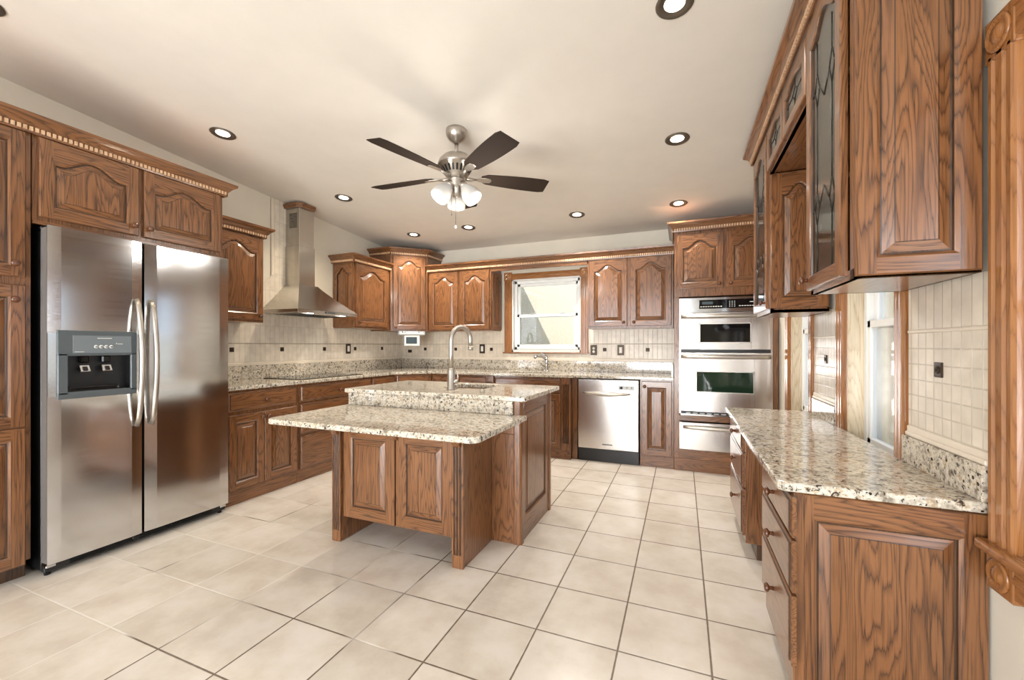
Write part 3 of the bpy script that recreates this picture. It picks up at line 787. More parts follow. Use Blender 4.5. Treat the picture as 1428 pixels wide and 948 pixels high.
ang2 = math.atan2(4.30 - 3.98, -2.80 + 3.09)
b4 = thing('corner_base_cabinet', 'diagonal oak base cabinet under the corner of the worktop', 'cabinet', (BX, 3.98, 0), ang2)
part(b4, 'body', lambda m: m.prism(loc_pts(b4, [(BX, 3.982), (-2.802, 4.30), (-2.802, YB - .005), (XL + .005, YB - .005), (XL + .005, 3.982)]), 0, ZT, OAKZ))
L4 = math.hypot(.32, .29)
drawer(b4, .03, L4 - .03, .70, .838, kn=False); door(b4, .03, L4 - .03, .115, .68, kn=(.07, .63))

# =================================================================== BACK WALL
BY = 4.32
b5 = thing('base_cabinet', 'oak base cabinet on the back wall left of the sink cabinet', 'cabinet', (-2.80, BY, 0), 0)
body(b5, 0, .755, 0, .57, .10, ZT); toe(b5, 0, .755)
drawer(b5, .015, .375, .70, .838); drawer(b5, .385, .74, .70, .838); door(b5, .015, .375, .115, .68, kn=(.34, .63)); door(b5, .385, .74, .115, .68, kn=(.42, .63))
sk = thing('sink_cabinet', 'oak sink cabinet with fluted pilasters stepping forward under the window', 'cabinet', (-2.04, 4.265, 0), 0)
def skb(m):
    m.box(0, .965, 0, .60, .10, .66, OAKZ, .002); m.box(0, .965, 0, .05, .66, ZT, OAKZ, .002); m.box(0, .03, .05, .60, .66, ZT, OAKZ, 0); m.box(.935, .965, .05, .60, .66, ZT, OAKZ, 0)
part(sk, 'body', skb); toe(sk, 0, .965)
pilaster(sk, 0, .092, .10, ZT, 0); pilaster(sk, .873, .965, .10, ZT, 0)
drawer(sk, .105, .86, .70, .838, kn=False); door(sk, .105, .478, .115, .68, kn=(.445, .63)); door(sk, .487, .86, .115, .68, kn=(.52, .63))
part(None, 'filler_panel', lambda m: m.box(-1.072, -1.015, BY - .002, YB - .02, 0, ZT, OAKZ, .001)).__setitem__('label', 'narrow plain oak filler between fluted sink pilaster and dishwasher')
bpy.data.objects['filler_panel']['category'] = 'panel'
dw = thing('dishwasher', 'stainless steel dishwasher under the back worktop', 'dishwasher', (-1.008, 4.30, 0), 0)
part(dw, 'body', lambda m: m.box(.006, .610, .03, .58, .02, .845, BLACK, .002))
dd = part(dw, 'door', lambda m: m.box(.004, .612, -.004, .034, .135, .845, STEELZ, .006, 2))
def dwh(m):
    pts = []
    for i in range(13):
        u = i / 12; pts.append((.06 + u * .47, -.006 - .035 * math.sin(PI * u) ** .5, .705 - .006 * math.sin(PI * u)))
    m.tube(pts, [.011 + .010 * math.sin(PI * i / 12) for i in range(13)], NICKEL, 10)
part(dd, 'handle', dwh)
part(dd, 'control_badge', lambda m: (m.box(.415, .575, -.007, -.003, .745, .79, GREYP, .012, 3), m.lathe([(.013, 0), (.013, .003), (0, .003)], BLACK, 16, mtx=TR(.445, -.007, .768) @ RX(PI / 2)), m.lathe([(.006, 0), (.006, .003), (0, .003)], BLACK, 12, mtx=TR(.545, -.007, .770) @ RX(PI / 2)), m.lathe([(.010, 0), (.010, .0015), (0, .0015)], CHROME, 16, mtx=TR(.500, -.007, .768) @ RX(PI / 2))))
part(dd, 'badge', lambda m: (m.box(.255, .355, -.0065, -.003, .178, .190, BLACK, .002), m.box(.262, .348, -.0075, -.006, .182, .186, GREYP, 0)), label='small dark maker badge')
part(dw, 'toe_panel', lambda m: m.box(.004, .612, .02, .05, .0, .13, BLACK, .002))
b6 = thing('base_cabinet', 'narrow single-door oak base cabinet between dishwasher and oven tower', 'cabinet', (-.385, BY, 0), 0)
body(b6, 0, .313, 0, .57, .10, ZT); toe(b6, 0, .313)
door(b6, .015, .295, .115, .84, kn=(.045, .79))

# worktop, L-shaped
wt = thing('granite_worktop', 'L-shaped speckled granite worktop along the left and back walls', 'worktop', (0, 0, 0))
SKX0, SKX1, SKY0, SKY1 = -1.86, -1.30, 4.36, 4.71
def rr(x0, x1, y0, y1, r, n=5):
    pts = []
    for cx, cy, a0 in ((x1 - r, y0 + r, -PI / 2), (x1 - r, y1 - r, 0), (x0 + r, y1 - r, PI / 2), (x0 + r, y0 + r, PI)):
        for i in range(n + 1): a = a0 + PI / 2 * i / n; pts.append((cx + r * math.cos(a), cy + r * math.sin(a)))
    return pts
OUT = [(-3.06, 2.03), (-3.06, 3.965), (-2.775, 4.272), (-2.075, 4.272), (-2.065, 4.228), (-1.05, 4.228), (-1.04, 4.272), (-.075, 4.272), (-.075, 4.895), (XL + .003, 4.895), (XL + .003, 2.03)]
part(wt, 'slab', lambda m: m.prism(OUT, .857, .887, GRANITE, holes=[rr(SKX0, SKX1, SKY0, SKY1, .05)], bev=.005))
part(wt, 'upstand', lambda m: (m.box(XL + .003, XL + .023, 2.03, 4.895, .887, 1.010, GRANITE, .002), m.box(XL + .023, -.075, 4.875, 4.895, .887, 1.010, GRANITE, .002), m.box(-.095, -.075, 4.29, 4.875, .887, 1.00, GRANITE, .002)))
def basin(m, x0, x1, y0, y1, r, z1, dep, mat):
    a = rr(x0, x1, y0, y1, r); b_ = rr(x0 + .01, x1 - .01, y0 + .01, y1 - .01, r)
    n = len(a)
    for i in range(n):
        j = (i + 1) % n
        m.face([(*a[i], z1), (*a[j], z1), (*b_[j], z1 - dep), (*b_[i], z1 - dep)], mat, True)
    m.face([(*p, z1 - dep) for p in b_], mat)
    o = rr(x0 - .012, x1 + .012, y0 - .012, y1 + .012, r)
    for i in range(n):
        j = (i + 1) % n
        m.face([(*o[i], z1), (*o[j], z1), (*a[j], z1), (*a[i], z1)], mat)
    m.lathe([(.03, 0), (.03, .003), (.018, .001), (0, .001)], CHROME, 16, mtx=TR((x0 + x1) / 2, (y0 + y1) / 2, z1 - dep))
tag(part(None, 'kitchen_sink', lambda m: basin(m, SKX0, SKX1, SKY0, SKY1, .05, .856, .18, STEELX)), 'steel undermount sink below the back window', 'sink')
bf = thing('kitchen_faucet', 'short chrome pull-out faucet behind the sink under the window', 'faucet', (-1.50, 4.79, .887), 0)
part(bf, 'body', lambda m: m.lathe([(.028, 0), (.028, .008), (.019, .014), (.017, .15), (.020, .165), (.014, .175), (0, .178)], CHROME, 20))
part(bf, 'spout', lambda m: m.tube([(0, 0, .13), (-.03, -.04, .165), (-.07, -.11, .185), (-.085, -.15, .180), (-.088, -.17, .160)], [.014, .014, .015, .018, .016], CHROME, 12))
part(bf, 'lever', lambda m: m.tube([(0, 0, .175), (-.02, -.01, .195), (-.06, -.03, .215)], [.008, .007, .009], CHROME, 10))
ck = thing('cooktop', 'black glass cooktop set into the left worktop under the hood', 'cooktop', (-3.37, 3.12, .887), RL)
part(ck, 'glass_top', lambda m: m.prism(rr(-.39, .39, -.25, .25, .02), .0, .006, BLKGLASS, bev=.002))
def burners(m):
    for x, y, r in ((-.22, -.1, .09), (-.2, .12, .07), (.2, -.1, .075), (.2, .12, .10)):
        m.lathe([(r, .006), (r, .0066), (r - .004, .0066), (r - .004, .006)], DARKG, 36, mtx=TR(x, y, 0), cap=False)
part(ck, 'burner_rings', burners)

bb = thing('back_tile_backsplash', 'off-white tile backsplash on the back wall around the window', 'backsplash', (0, YB, 0))
def tb(m):
    y0, y1 = -.008, 0
    m.box(XL + .01, -2.11, y0, y1, 1.01, 1.40, TILE_BACK, 0); m.box(-1.0, -.08, y0, y1, 1.01, 1.40, TILE_BACK, 0); m.box(-2.11, -1.0, y0, y1, 1.01, 1.09, TILE_BACK, 0)
part(bb, 'tile_field', tb)
GLN = plain('grout', lin(150, 138, 118), .6)
part(bb, 'tile_liner', lambda m: (m.box(XL + .01, -.08, -.016, 0, 1.008, 1.040, MOLD, .005, 2), m.box(XL + .01, -2.11, -.0105, 0, 1.208, 1.213, GLN, 0), m.box(-1.0, -.08, -.0105, 0, 1.208, 1.213, GLN, 0)))
for x in (-3.28, -2.80, -2.275, -.829, -.355):
    part(bb, 'accent_tile', lambda m: (m.box(x - .020, x + .020, -.013, -.006, 1.125, 1.165, BRASS, .002), m.lathe([(.013, 0), (.010, .003), (.006, .001), (0, .004)], BRASS, 12, mtx=TR(x, -.013, 1.145) @ RX(PI / 2))), label='small dark embossed metal accent tile')
tag(part(None, 'phone_jack', lambda m: (m.box(-3.56, -3.50, YB - .018, YB - .009, 1.095, 1.135, BRASS, .002), m.box(-3.545, -3.515, YB - .030, YB - .018, 1.10, 1.12, BLACK, .002))), 'small dark wall jack under the hanging radio screen', 'wall jack')

rd_ = thing('under_cabinet_radio', 'silver under-cabinet radio and television hanging below the corner cabinet', 'radio', (-3.17, 4.43, 0), ang)
part(rd_, 'housing', lambda m: (m.prism(rr(-.17, .17, -.02, .20, .03), 1.325, 1.374, GREYP, bev=.012, seg=3), m.box(-.15, .15, -.024, .0, 1.335, 1.350, WHITE, .004), *[m.lathe([(.008, 0), (.008, .004), (0, .004)], CHROME, 10, mtx=TR(x, -.022, 1.36) @ RX(PI / 2)) for x in (-.12, -.08, .08, .12)]))
sc_ = part(rd_, 'screen_frame', lambda m: m.box(-.095, .095, -.012, .012, 1.190, 1.322, WHITE, .006, 2, mtx=None))
part(sc_, 'screen', lambda m: m.box(-.075, .062, -.0145, -.011, 1.215, 1.30, LCD, .001))

ul = thing('wall_cabinet', 'two-door oak wall cabinet left of the back window', 'cabinet', (-3.028, 4.59, 0), 0)
body(ul, 0, .89, 0, .305, 1.375, 2.21)
door(ul, .03, .435, 1.39, 2.115, 0, ah=.07, kn=(.40, 1.43)); door(ul, .47, .87, 1.39, 2.115, 0, ah=.07, kn=(.505, 1.43))
q = door(ul, 0, .28, 1.39, 2.10, 0, ah=.05, st=.045, name='side_panel', t=.012); q.matrix_local = TR(.892, .012, 0) @ RZ(PI / 2)
ur = thing('wall_cabinet', 'two-door oak wall cabinet between back window and oven tower', 'cabinet', (-.965, 4.59, 0), 0)
body(ur, 0, .885, 0, .305, 1.375, 2.21)
door(ur, .02, .425, 1.40, 2.125, 0, ah=.07, kn=(.39, 1.44)); door(ur, .46, .865, 1.40, 2.125, 0, ah=.07, kn=(.495, 1.44))
tag(part(None, 'window_valance', lambda m: m.box(-2.137, -.966, 4.575, 4.60, 2.085, 2.21, OAKX, .002)), 'plain oak valance board bridging the cabinets above the back window', 'valance')
crown('crown_moulding', 'long oak dentil crown moulding over the back wall cabinets and window', [(-3.03, 4.57), (-.075, 4.57)], 2.125, OAKX)

# oven tower
tw = thing('oven_tower', 'tall oak cabinet housing the double oven', 'cabinet', (-.07, 4.32, 0), 0)
def twb(m):
    W = .862
    m.box(0, W, 0, .575, 1.655, 2.37, OAKZ, .002); m.box(0, .045, 0, .575, .0, 1.655, OAKZ, .001); m.box(.815, W, 0, .575, 0, 1.655, OAKZ, .001)
    m.box(.045, .815, .0, .575, .475, .53, OAKX, .001); m.box(.045, .815, 0, .575, .0, .205, OAKX, .001); m.box(.045, .815, .54, .575, .2, 1.66, OAKZ, 0)
part(tw, 'body', twb)
door(tw, .022, .425, 1.73, 2.245, 0, ah=.07, kn=(.39, 1.765)); door(tw, .452, .845, 1.73, 2.245, 0, ah=.07, kn=(.485, 1.765))
part(tw, 'kick_moulding', lambda m: m.box(0, .862, -.006, .0, .0, .115, OAKX, .002))
crown('crown_moulding', 'oak dentil crown moulding on top of the oven tower', [(-.072, YB), (-.072, 4.30), (.795, 4.30)], 2.275, OAKX)
ov = thing('double_oven', 'stainless steel built-in microwave and oven combination in the oak tower', 'oven', (-.025, 4.30, 0), 0)
part(ov, 'trim_frame', lambda m: (m.box(0, .77, -.004, .02, 1.50, 1.640, STEELX, .003), m.box(0, .016, -.004, .02, .53, 1.50, STEELZ, .001), m.box(.754, .77, -.004, .02, .53, 1.50, STEELZ, .001), m.box(0, .77, -.004, .02, .530, .548, STEELX, .001), m.box(.01, .76, .02, .5, .535, 1.635, BLACK, 0)))
def cp(m):
    m.box(.175, .640, -.008, -.003, 1.535, 1.617, BLKGLASS, .002)
    for i in range(9): m.box(.185 + i * .021, .198 + i * .021, -.0092, -.0078, 1.550, 1.557, WHITE, 0)
    for i in range(3):
        for j in range(4): m.box(.425 + i * .02, .434 + i * .02, -.0092, -.0078, 1.548 + j * .015, 1.554 + j * .015, GREYP, 0)
    for i in range(6): m.box(.505 + i * .021, .518 + i * .021, -.0092, -.0078, 1.550, 1.557, WHITE, 0)
    m.box(.59, .625, -.0092, -.0078, 1.585, 1.590, WHITE, 0); m.box(.20, .29, -.0092, -.0078, 1.575, 1.600, LCD, 0)
part(ov, 'control_panel', cp, label='black glass control strip with small white markings')
def odoor(name, z0, z1, wx0, wx1, wz0, wz1, gl_m, handz):
    def f(m):
        y0, y1 = -.028, .0
        m.box(.018, wx0, y0, y1, z0, z1, STEELZ, .003); m.box(wx1, .752, y0, y1, z0, z1, STEELZ, .003); m.box(wx0, wx1, y0, y1, wz1, z1, STEELZ, .0); m.box(wx0, wx1, y0, y1, z0, wz0, STEELZ, .0)
    o = part(ov, name, f)
    part(o, 'window', lambda m: (m.box(wx0, wx1, -.024, -.018, wz0, wz1, gl_m, 0), m.box(wx0, wx1, -.027, -.024, wz0, wz0 + .008, NICKEL, 0), m.box(wx0, wx1, -.027, -.024, wz1 - .008, wz1, NICKEL, 0), m.box(wx0, wx0 + .008, -.027, -.024, wz0, wz1, NICKEL, 0), m.box(wx1 - .008, wx1, -.027, -.024, wz0, wz1, NICKEL, 0)))
    def h(m):
        pts = [(.022 + .726 * i / 14, -.030 - .030 * math.sin(PI * i / 14) ** .4, handz) for i in range(15)]
        m.tube(pts, .020, NICKEL, 12)
    part(o, 'handle', h)
    return o
odoor('microwave_door', 1.155, 1.495, .175, .600, 1.215, 1.398, BLKGLASS, 1.462)
odoor('oven_door', .575, 1.125, .145, .625, .755, .955, GREENGL, 1.088)
part(ov, 'vent_gap', lambda m: (m.box(.018, .752, -.006, .004, 1.127, 1.153, BLACK, 0), m.box(.018, .752, -.006, .004, .55, .574, BLACK, 0), *[m.box(.06 + i * .06, .10 + i * .06, -.012, -.004, .552, .560, GREYP, 0) for i in range(11)]))
wd = thing('warming_drawer', 'stainless steel warming drawer below the double oven', 'warming drawer', (-.025, 4.30, 0), 0)
wf_ = part(wd, 'drawer_front', lambda m: m.box(0, .77, -.022, .0, .21, .468, STEELZ, .004))
part(wd, 'drawer_box', lambda m: m.box(.02, .75, .02, .5, .215, .465, BLACK, 0))
part(wf_, 'handle', lambda m: m.tube([(.04 + .69 * i / 14, -.024 - .034 * math.sin(PI * i / 14) ** .4, .425) for i in range(15)], .017, NICKEL, 12))
part(wf_, 'badge', lambda m: m.box(.50, .61, -.025, -.021, .232, .245, BLACK, .002), label='small dark maker badge')

# =================================================================== ISLAND
il = thing('kitchen_island', 'oak kitchen island with fluted corners and two front doors', 'island', (-1.53, 2.34, 0), 0)
ox, oy = -1.53, 2.34
ZL = .745
def low(m):
    m.box(-.395, .40, -.345, -.02, .14, ZL, OAKZ, .002)
part(il, 'front_cupboard', low)
part(il, 'gable', lambda m: m.box(-.452, -.39, -.365, -.02, 0, ZL, OAKZ, .002)); part(il, 'gable', lambda m: m.box(.395, .452, -.365, -.02, 0, ZL, OAKZ, .002))
pilaster(il, -.455, -.39, 0, ZL, -.365, .02, 3); pilaster(il, .385, .455, 0, ZL, -.365, .02, 3)
door(il, -.385, -.005, .15, .735, -.345, st=.06, topr=.095); door(il, .005, .378, .15, .735, -.345, st=.06, topr=.095)
corbel(il, -.423, ZL, -.385, 1.4); corbel(il, .42, ZL, -.385, 1.4); corbel(il, -.0, ZL, -.366, 1.4)
part(il, 'rear_cupboard', lambda m: m.box(-.64, .60, -.015, .60, 0, .66, OAKZ, .004)); 
part(il, 'rear_cupboard_top', lambda m: (m.box(-.64, .60, -.015, .06, .66, .857, OAKZ, .002), m.box(-.64, .60, .54, .60, .66, .857, OAKZ, .002), m.box(-.64, -.58, .06, .54, .66, .857, OAKZ, .002), m.box(.54, .60, .06, .54, .66, .857, OAKZ, .002)))
part(il, 'corner_post', lambda m: m.prism(rr(.585, .645, -.018, .04, .018), 0, .857, OAKZ)); part(il, 'corner_post', lambda m: m.prism(rr(.585, .645, .555, .605, .015), 0, .857, OAKZ))
q = door(il, 0, .52, .09, .852, 0, st=.05, name='end_panel', t=.028, topr=.07); q.matrix_local = TR(.606, .037, 0) @ RZ(PI / 2)
part(il, 'end_base', lambda m: m.box(.60, .634, .035, .56, 0, .10, OAKY, .002))
lw = thing('island_breakfast_top', 'lower granite breakfast top with rounded corners at the island front', 'worktop', (ox, oy, 0), 0)
def rc(x0, x1, y0, y1, r0):
    return [(x0, y1)] + [(x0 + r0 - r0 * math.cos(a), y0 + r0 - r0 * math.sin(a)) for a in [PI / 2 * i / 5 for i in range(6)]] + [(x1 - r0 + r0 * math.sin(a), y0 + r0 - r0 * math.cos(a)) for a in [PI / 2 * i / 5 for i in range(6)]] + [(x1, y1)]
part(lw, 'slab', lambda m: m.prism(rc(-.675, .675, -.665, -.002, .05), ZL, ZL + .03, GRANITE, bev=.006))
uw = thing('island_worktop', 'raised granite worktop with prep sink on the island', 'worktop', (ox, oy, 0), 0)
PS = (-.10, .24, .28, .62)
part(uw, 'slab', lambda m: m.prism(rr(-.70, .675, -.035, .72, .015), .857, .887, GRANITE, holes=[rr(*PS, .07)], bev=.006))
part(uw, 'riser', lambda m: m.box(-.66, .595, -.033, -.016, ZL + .031, .857, GRANITE, .002), label='vertical granite strip joining the two levels')
ps = part(None, 'prep_sink', lambda m: basin(m, *PS, .07, .856, .16, STEELX)); ps.location = (ox, oy, 0)
tag(ps, 'small steel prep sink set in the island worktop', 'sink')
fa = thing('island_faucet', 'tall brushed steel gooseneck faucet standing on the island', 'faucet', (-1.485, 2.53, .887), 0)
part(fa, 'body', lambda m: m.lathe([(.031, 0), (.031, .006), (.027, .012), (.026, .13), (.021, .145), (.018, .15)], NICKEL, 24))
def goose(m):
    pts = [(0, 0, .13), (0, 0, .25), (0, 0, .34)]
    R = .085
    for i in range(1, 13):
        a = PI * i / 12; pts.append(((R - R * math.cos(a)) * .42, (R - R * math.cos(a)) * .90, .34 + R * 1.12 * math.sin(a)))
    pts.append((.0714, .153, .29)); m.tube(pts, .0165, NICKEL, 14)
    m.tube([(.0714, .153, .300), (.0714, .153, .27)], .0185, NICKEL, 14)
part(fa, 'spout', goose)
part(fa, 'lever', lambda m: (m.tube([(.0, 0, .055), (.045, .02, .055)], .016, NICKEL, 14), m.tube([(.04, .018, .058), (.045, .02, .085), (.035, .01, .13)], [.006, .005, .006], NICKEL, 8)))

# =================================================================== RIGHT SIDE: DESK
RR = -PI / 2
DZ = .722
def desk_unit(label, y_hi, width, nm='desk_drawer_cabinet'):
    return thing(nm, label, 'cabinet', (.33, y_hi, 0), RR)
da = desk_unit('oak desk drawer cabinet nearest the camera with raised end panel', 2.05, .47)
body(da, 0, .45, 0, .465, .085, DZ)
part(da, 'toe_kick', lambda m: m.box(0, .45, .055, .465, 0, .085, GROOVE, .001))
drawer(da, .02, .515, .592, .716); drawer(da, .02, .515, .42, .582); drawer(da, .02, .515, .19, .41)
part(da, 'face_stile', lambda m: m.box(.45, .475, -.001, .03, 0, DZ, OAKZ, .002))
q = door(da, 0, .465, .02, .72, 0, st=.055, name='end_panel', t=.02, topr=.075); q.matrix_local = TR(.451, 0, 0) @ RZ(PI / 2)
db = desk_unit('oak desk drawer cabinet at the far end near the oven', 3.29, .6)
body(db, 0, .63, 0, .465, .085, DZ); part(db, 'toe_kick', lambda m: m.box(0, .63, .055, .465, 0, .085, GROOVE, .001))
drawer(db, .02, .61, .592, .716); drawer(db, .02, .61, .39, .582); drawer(db, .02, .61, .12, .38)
kn_ = thing('kneehole_apron', 'oak pencil drawer apron across the desk kneehole', 'drawer', (.345, 2.655, 0), RR)
body(kn_, 0, .60, 0, .40, .64, DZ, 'drawer_box'); drawer(kn_, .01, .59, .645, .715, kn=False)
dt = thing('granite_desktop', 'speckled granite desk top under the side windows', 'worktop', (0, 0, 0))
part(dt, 'slab', lambda m: m.prism([(.785, 1.568), (.785, 3.33), (.288, 3.33), (.288, 1.585), (.305, 1.568)][::-1], DZ + .001, .754, GRANITE, bev=.006))
part(dt, 'upstand', lambda m: m.box(.773, .795, 1.57, 2.03, .754, .855, GRANITE, .002)); part(dt, 'upstand', lambda m: m.box(.773, .795, 2.79, 3.22, .754, .855, GRANITE, .002))
br = thing('side_tile_backsplash', 'cream square tile backsplash between the near window and desk window', 'backsplash', (XR, 0, 0))
part(br, 'tile_field', lambda m: m.box(-.010, 0, 1.562, 2.02, .855, 1.40, TILE_RIGHT, 0))
def lr(p, a, b_):
    part(p, 'tile_skirting', lambda m: (m.box(-.022, 0, a, b_, .855, .872, MOLD, .005, 2), m.box(-.016, 0, a, b_, .870, .893, MOLD, .004, 2)))
    part(p, 'tile_liner', lambda m: m.box(-.014, 0, a, b_, 1.236, 1.248, MOLD, .004, 2))
lr(br, 1.565, 2.02)
acc = lambda y: (lambda m: (m.box(-.016, -.008, y - .022, y + .022, 1.085, 1.135, BRASS, .002), m.lathe([(.014, 0), (.010, .003), (.006, .001), (0, .004)], BRASS, 12, mtx=TR(-.016, y, 1.11) @ RY(-PI / 2))))
part(br, 'accent_tile', acc(1.815), label='small dark embossed metal accent tile')
br2 = thing('side_tile_backsplash', 'cream square tile backsplash between the two desk windows', 'backsplash', (XR, 0, 0))
part(br2, 'tile_field', lambda m: m.box(-.010, 0, 2.80, 3.23, .855, 1.40, TILE_RIGHT, 0)); lr(br2, 2.80, 3.23); part(br2, 'accent_tile', acc(2.99), label='small dark embossed metal accent tile')

# ---- right wall cabinets with glass
def hollow(p, x0, x1, z0, z1, d, shelves=()):
    def f(m):
        m.box(x0, x0 + .016, 0, d, z0, z1, OAKZ, .001); m.box(x1 - .016, x1, 0, d, z0, z1, OAKZ, .001)
        m.box(x0, x1, 0, d, z0, z0 + .018, OAKX, .001); m.box(x0, x1, 0, d, z1 - .018, z1, OAKX, .001); m.box(x0, x1, d - .008, d, z0, z1, OAKZ, 0)
        # face frame
        m.box(x0, x0 + .03, -.001, .018, z0, z1, OAKZ, 0); m.box(x1 - .03, x1, -.001, .018, z0, z1, OAKZ, 0); m.box(x0, x1, -.001, .018, z0, z0 + .03, OAKX, 0); m.box(x0, x1, -.001, .018, z1 - .045, z1, OAKX, 0)
    o = part(p, 'body', f)
    for z in shelves: part(p, 'shelf', lambda m: m.box(x0 + .016, x1 - .016, .03, d - .01, z, z + .018, OAKX, .001))
    return o
UXR = .485
na = thing('glass_wall_cabinet', 'oak wall cabinet with leaded glass door at the near right', 'cabinet', (UXR, 2.02, 0), RR)
hollow(na, 0, .45, 1.395, 2.52, .288, (1.75, 2.1)); door(na, .01, .40, 1.41, 2.46, 0, ah=.06, glassy=True, kn=(.03, 1.45), st=.048)
q = door(na, 0, .285, 1.40, 2.45, 0, st=.05, name='end_panel', t=.014); q.matrix_local = TR(.451, .0, 0) @ RZ(PI / 2)
nb = thing('glass_wall_cabinet', 'narrow leaded glass oak wall cabinet near the oven tower', 'cabinet', (UXR, 3.37, 0), RR)
hollow(nb, 0, .50, 1.385, 2.52, .288, (1.75, 2.1)); door(nb, .02, .48, 1.41, 2.45, 0, ah=.06, glassy=True, kn=(.44, 1.45), st=.048)
q = door(nb, 0, .285, 1.41, 2.20, 0, st=.055, name='end_panel', t=.014, ah=.06); q.matrix_local = TR(.501, .0, 0) @ RZ(PI / 2)
nc = thing('bridge_cabinet', 'shallow oak bridge cabinet with two small leaded glass doors over the desk', 'cabinet', (UXR, 2.866, 0), RR)
hollow(nc, 0, .844, 2.205, 2.52, .288)
door(nc, .012, .418, 2.215, 2.45, 0, ah=.03, glassy=True, st=.045, topr=.035); door(nc, .426, .832, 2.215, 2.45, 0, ah=.03, glassy=True, st=.045, topr=.035)
crown('crown_moulding', 'oak dentil crown moulding over the glass cabinets by the side windows', [(.795, 3.385), (.465, 3.385), (.465, 1.56), (.795, 1.56)], 2.465, OAKY)

# =================================================================== CEILING ITEMS
fan = thing('ceiling_fan', 'five-blade dark brown ceiling fan with brushed nickel motor and lights', 'ceiling fan', (-1.42, 2.49, zc(2.49)), 0)
part(fan, 'canopy', lambda m: m.lathe([(.070, .004), (.072, -.014), (.068, -.040), (.052, -.066), (.024, -.084), (.018, -.092)], NICKEL, 32))
part(fan, 'downrod', lambda m: m.lathe([(.013, -.085), (.013, -.172)], NICKEL, 16))
part(fan, 'motor_housing', lambda m: m.lathe([(.016, -.160), (.05, -.164), (.090, -.180), (.118, -.210), (.126, -.238), (.122, -.246), (.110, -.250), (.074, -.312), (.066, -.320), (.060, -.335), (0, -.335)], NICKEL, 40))
def mslots(m):
    for i in range(22):
        a = 2 * PI * i / 22
        m.box(-.0065, .0065, -.002, .002, -.021, .021, BLACK, .001, mtx=RZ(a) @ TR(0, -.0925, -.281) @ RX(.525))
part(fan, 'motor_slots', mslots)
part(fan, 'light_hub', lambda m: m.lathe([(.06, -.335), (.058, -.348), (.050, -.354), (.047, -.378), (.034, -.388), (.026, -.41), (.024, -.45), (0, -.455)], NICKEL, 28))
BZ = -.312
R0, R1 = .17, .65
for k in range(5):
    a = math.radians(38.5 + 72 * k)
    def bl_(m):
        # blade outline, pitch about its long axis
        n = 12; up, dn = [], []
        for i in range(n + 1):
            u = i / n; x = R0 + (R1 - R0) * u; w_ = .050 + .026 * math.sin(min(1, u * 1.25) * PI / 2)
            if u > .97: w_ *= .86
            if u < .06: w_ *= .6 + .4 * u / .06
            up.append((x, w_)); dn.append((x, -w_))
        m.prism(up + dn[::-1], -.003, .003, FANBLADE, bev=.0015, seg=1, mtx=RZ(a) @ TR(0, 0, BZ) @ RX(math.radians(-13)))
    b = part(fan, 'blade', bl_)
    def arm(m):
        m.prism([(.085, .012), (.13, .010), (.16, .022), (.20, .028), (.235, .022), (.245, 0), (.235, -.022), (.20, -.028), (.16, -.022), (.13, -.010), (.085, -.012)], -.010, -.004, NICKEL, bev=.002, mtx=RZ(a) @ TR(0, 0, BZ) @ RX(math.radians(-13)))
        m.tube([(.06, 0, -.012), (.10, 0, -.014), (.14, 0, -.006)], [.012, .011, .008], NICKEL, 10, mtx=RZ(a) @ TR(0, 0, BZ))
    part(b, 'blade_arm', arm)
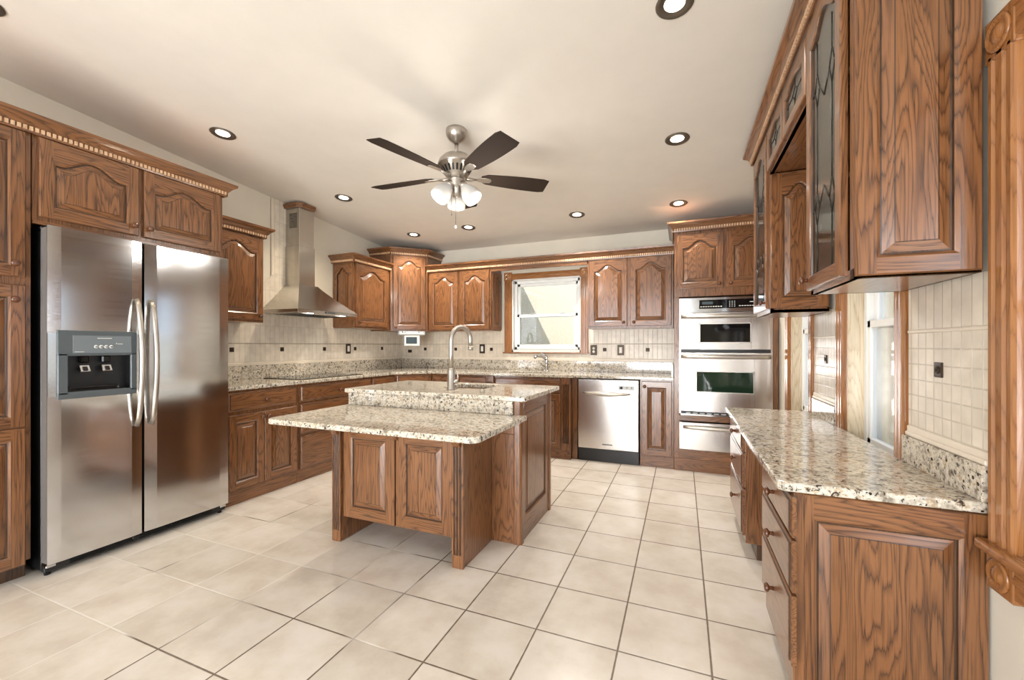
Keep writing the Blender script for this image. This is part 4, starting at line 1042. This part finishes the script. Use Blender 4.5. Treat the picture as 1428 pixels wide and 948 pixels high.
for k in range(3):
    a = math.radians(119.7 + 120 * k)
    M = RZ(a) @ TR(.05, 0, -.378) @ RY(math.radians(-38))
    s_ = part(fan, 'lamp_shade', lambda m: m.lathe([(.024, -.010), (.030, -.022), (.046, -.050), (.060, -.085), (.064, -.115), (.061, -.135), (.058, -.135), (.060, -.115), (.056, -.085), (.042, -.052), (.026, -.024)], SHADE, 28, mtx=M, cap=False), label='frosted white glass bell shade')
    part(s_, 'shade_fitter', lambda m: m.lathe([(.0, .012), (.022, .010), (.028, -.004), (.028, -.018)], NICKEL, 20, mtx=M))
    part(s_, 'bulb', lambda m: m.lathe([(.0, -.030), (.012, -.035), (.022, -.065), (.020, -.088), (0, -.10)], BULB, 16, mtx=M))
    p = (M @ Vector((0, 0, -.23))); p = Vector((-1.42, 2.49, zc(2.49))) + p
    light('fan_bulb_light', 'POINT', p, 3.6, (1, .94, .86), shadow_soft_size=.05)
def chain(m):
    m.tube([(0, -.01, -.45), (0, -.01, -.655)], .0012, BRASS, 6); m.lathe([(0, -.645), (.007, -.652), (.008, -.665), (0, -.674)], WHITE, 12, mtx=TR(0, -.01, 0))
    m.tube([(-.05, .02, -.43), (-.05, .02, -.56)], .001, BRASS, 6); m.lathe([(0, -.555), (.004, -.56), (0, -.568)], BRASS, 10, mtx=TR(-.05, .02, 0))
part(fan, 'pull_chain', chain)

tilt = math.atan(.076)
RINGM = plain('recessed_trim_metal', lin(112, 104, 94), .4, .8)
LIGHTS = [(-3.0, .86, 'nearest the camera above the pantry'), (-3.01, 1.97, 'above the refrigerator'), (-3.0, 3.10, 'in front of the range hood'), (-2.98, 4.20, 'in front of the tall corner cabinet'),
          (-2.23, 4.18, 'in back row just behind the fan lamps'), (-.99, 4.19, 'in back row between the window and oven tower'), (-.03, 4.21, 'in back row in front of the oven tower'),
          (-.03, 3.08, 'midway along the right side'), (-.03, 1.97, 'at top edge near the right glass cabinets')]
for x, y, lb in LIGHTS:
    t = thing('recessed_light', 'round recessed ceiling light ' + lb, 'ceiling light', (x, y, zc(y)), 0, 'recessed ceiling lights')
    t.rotation_euler = (-tilt, 0, 0)
    part(t, 'trim_ring', lambda m: m.lathe([(.078, 0), (.080, -.004), (.074, -.008), (.060, -.004), (.042, .0)], RINGM, 32, cap=False))
    part(t, 'lamp', lambda m: m.lathe([(.044, -.0015), (.03, -.003), (0, -.004)], BULB, 24, cap=False))
    light('recessed_spot', 'SPOT', (x, y, zc(y) - .03), 50 if y > 4 else (30 if y > 3 else 16), (1, .84, .62) if x < -2.9 and y < 4 else (1, .94, .86), spot_size=2.3, spot_blend=.7, shadow_soft_size=.05)
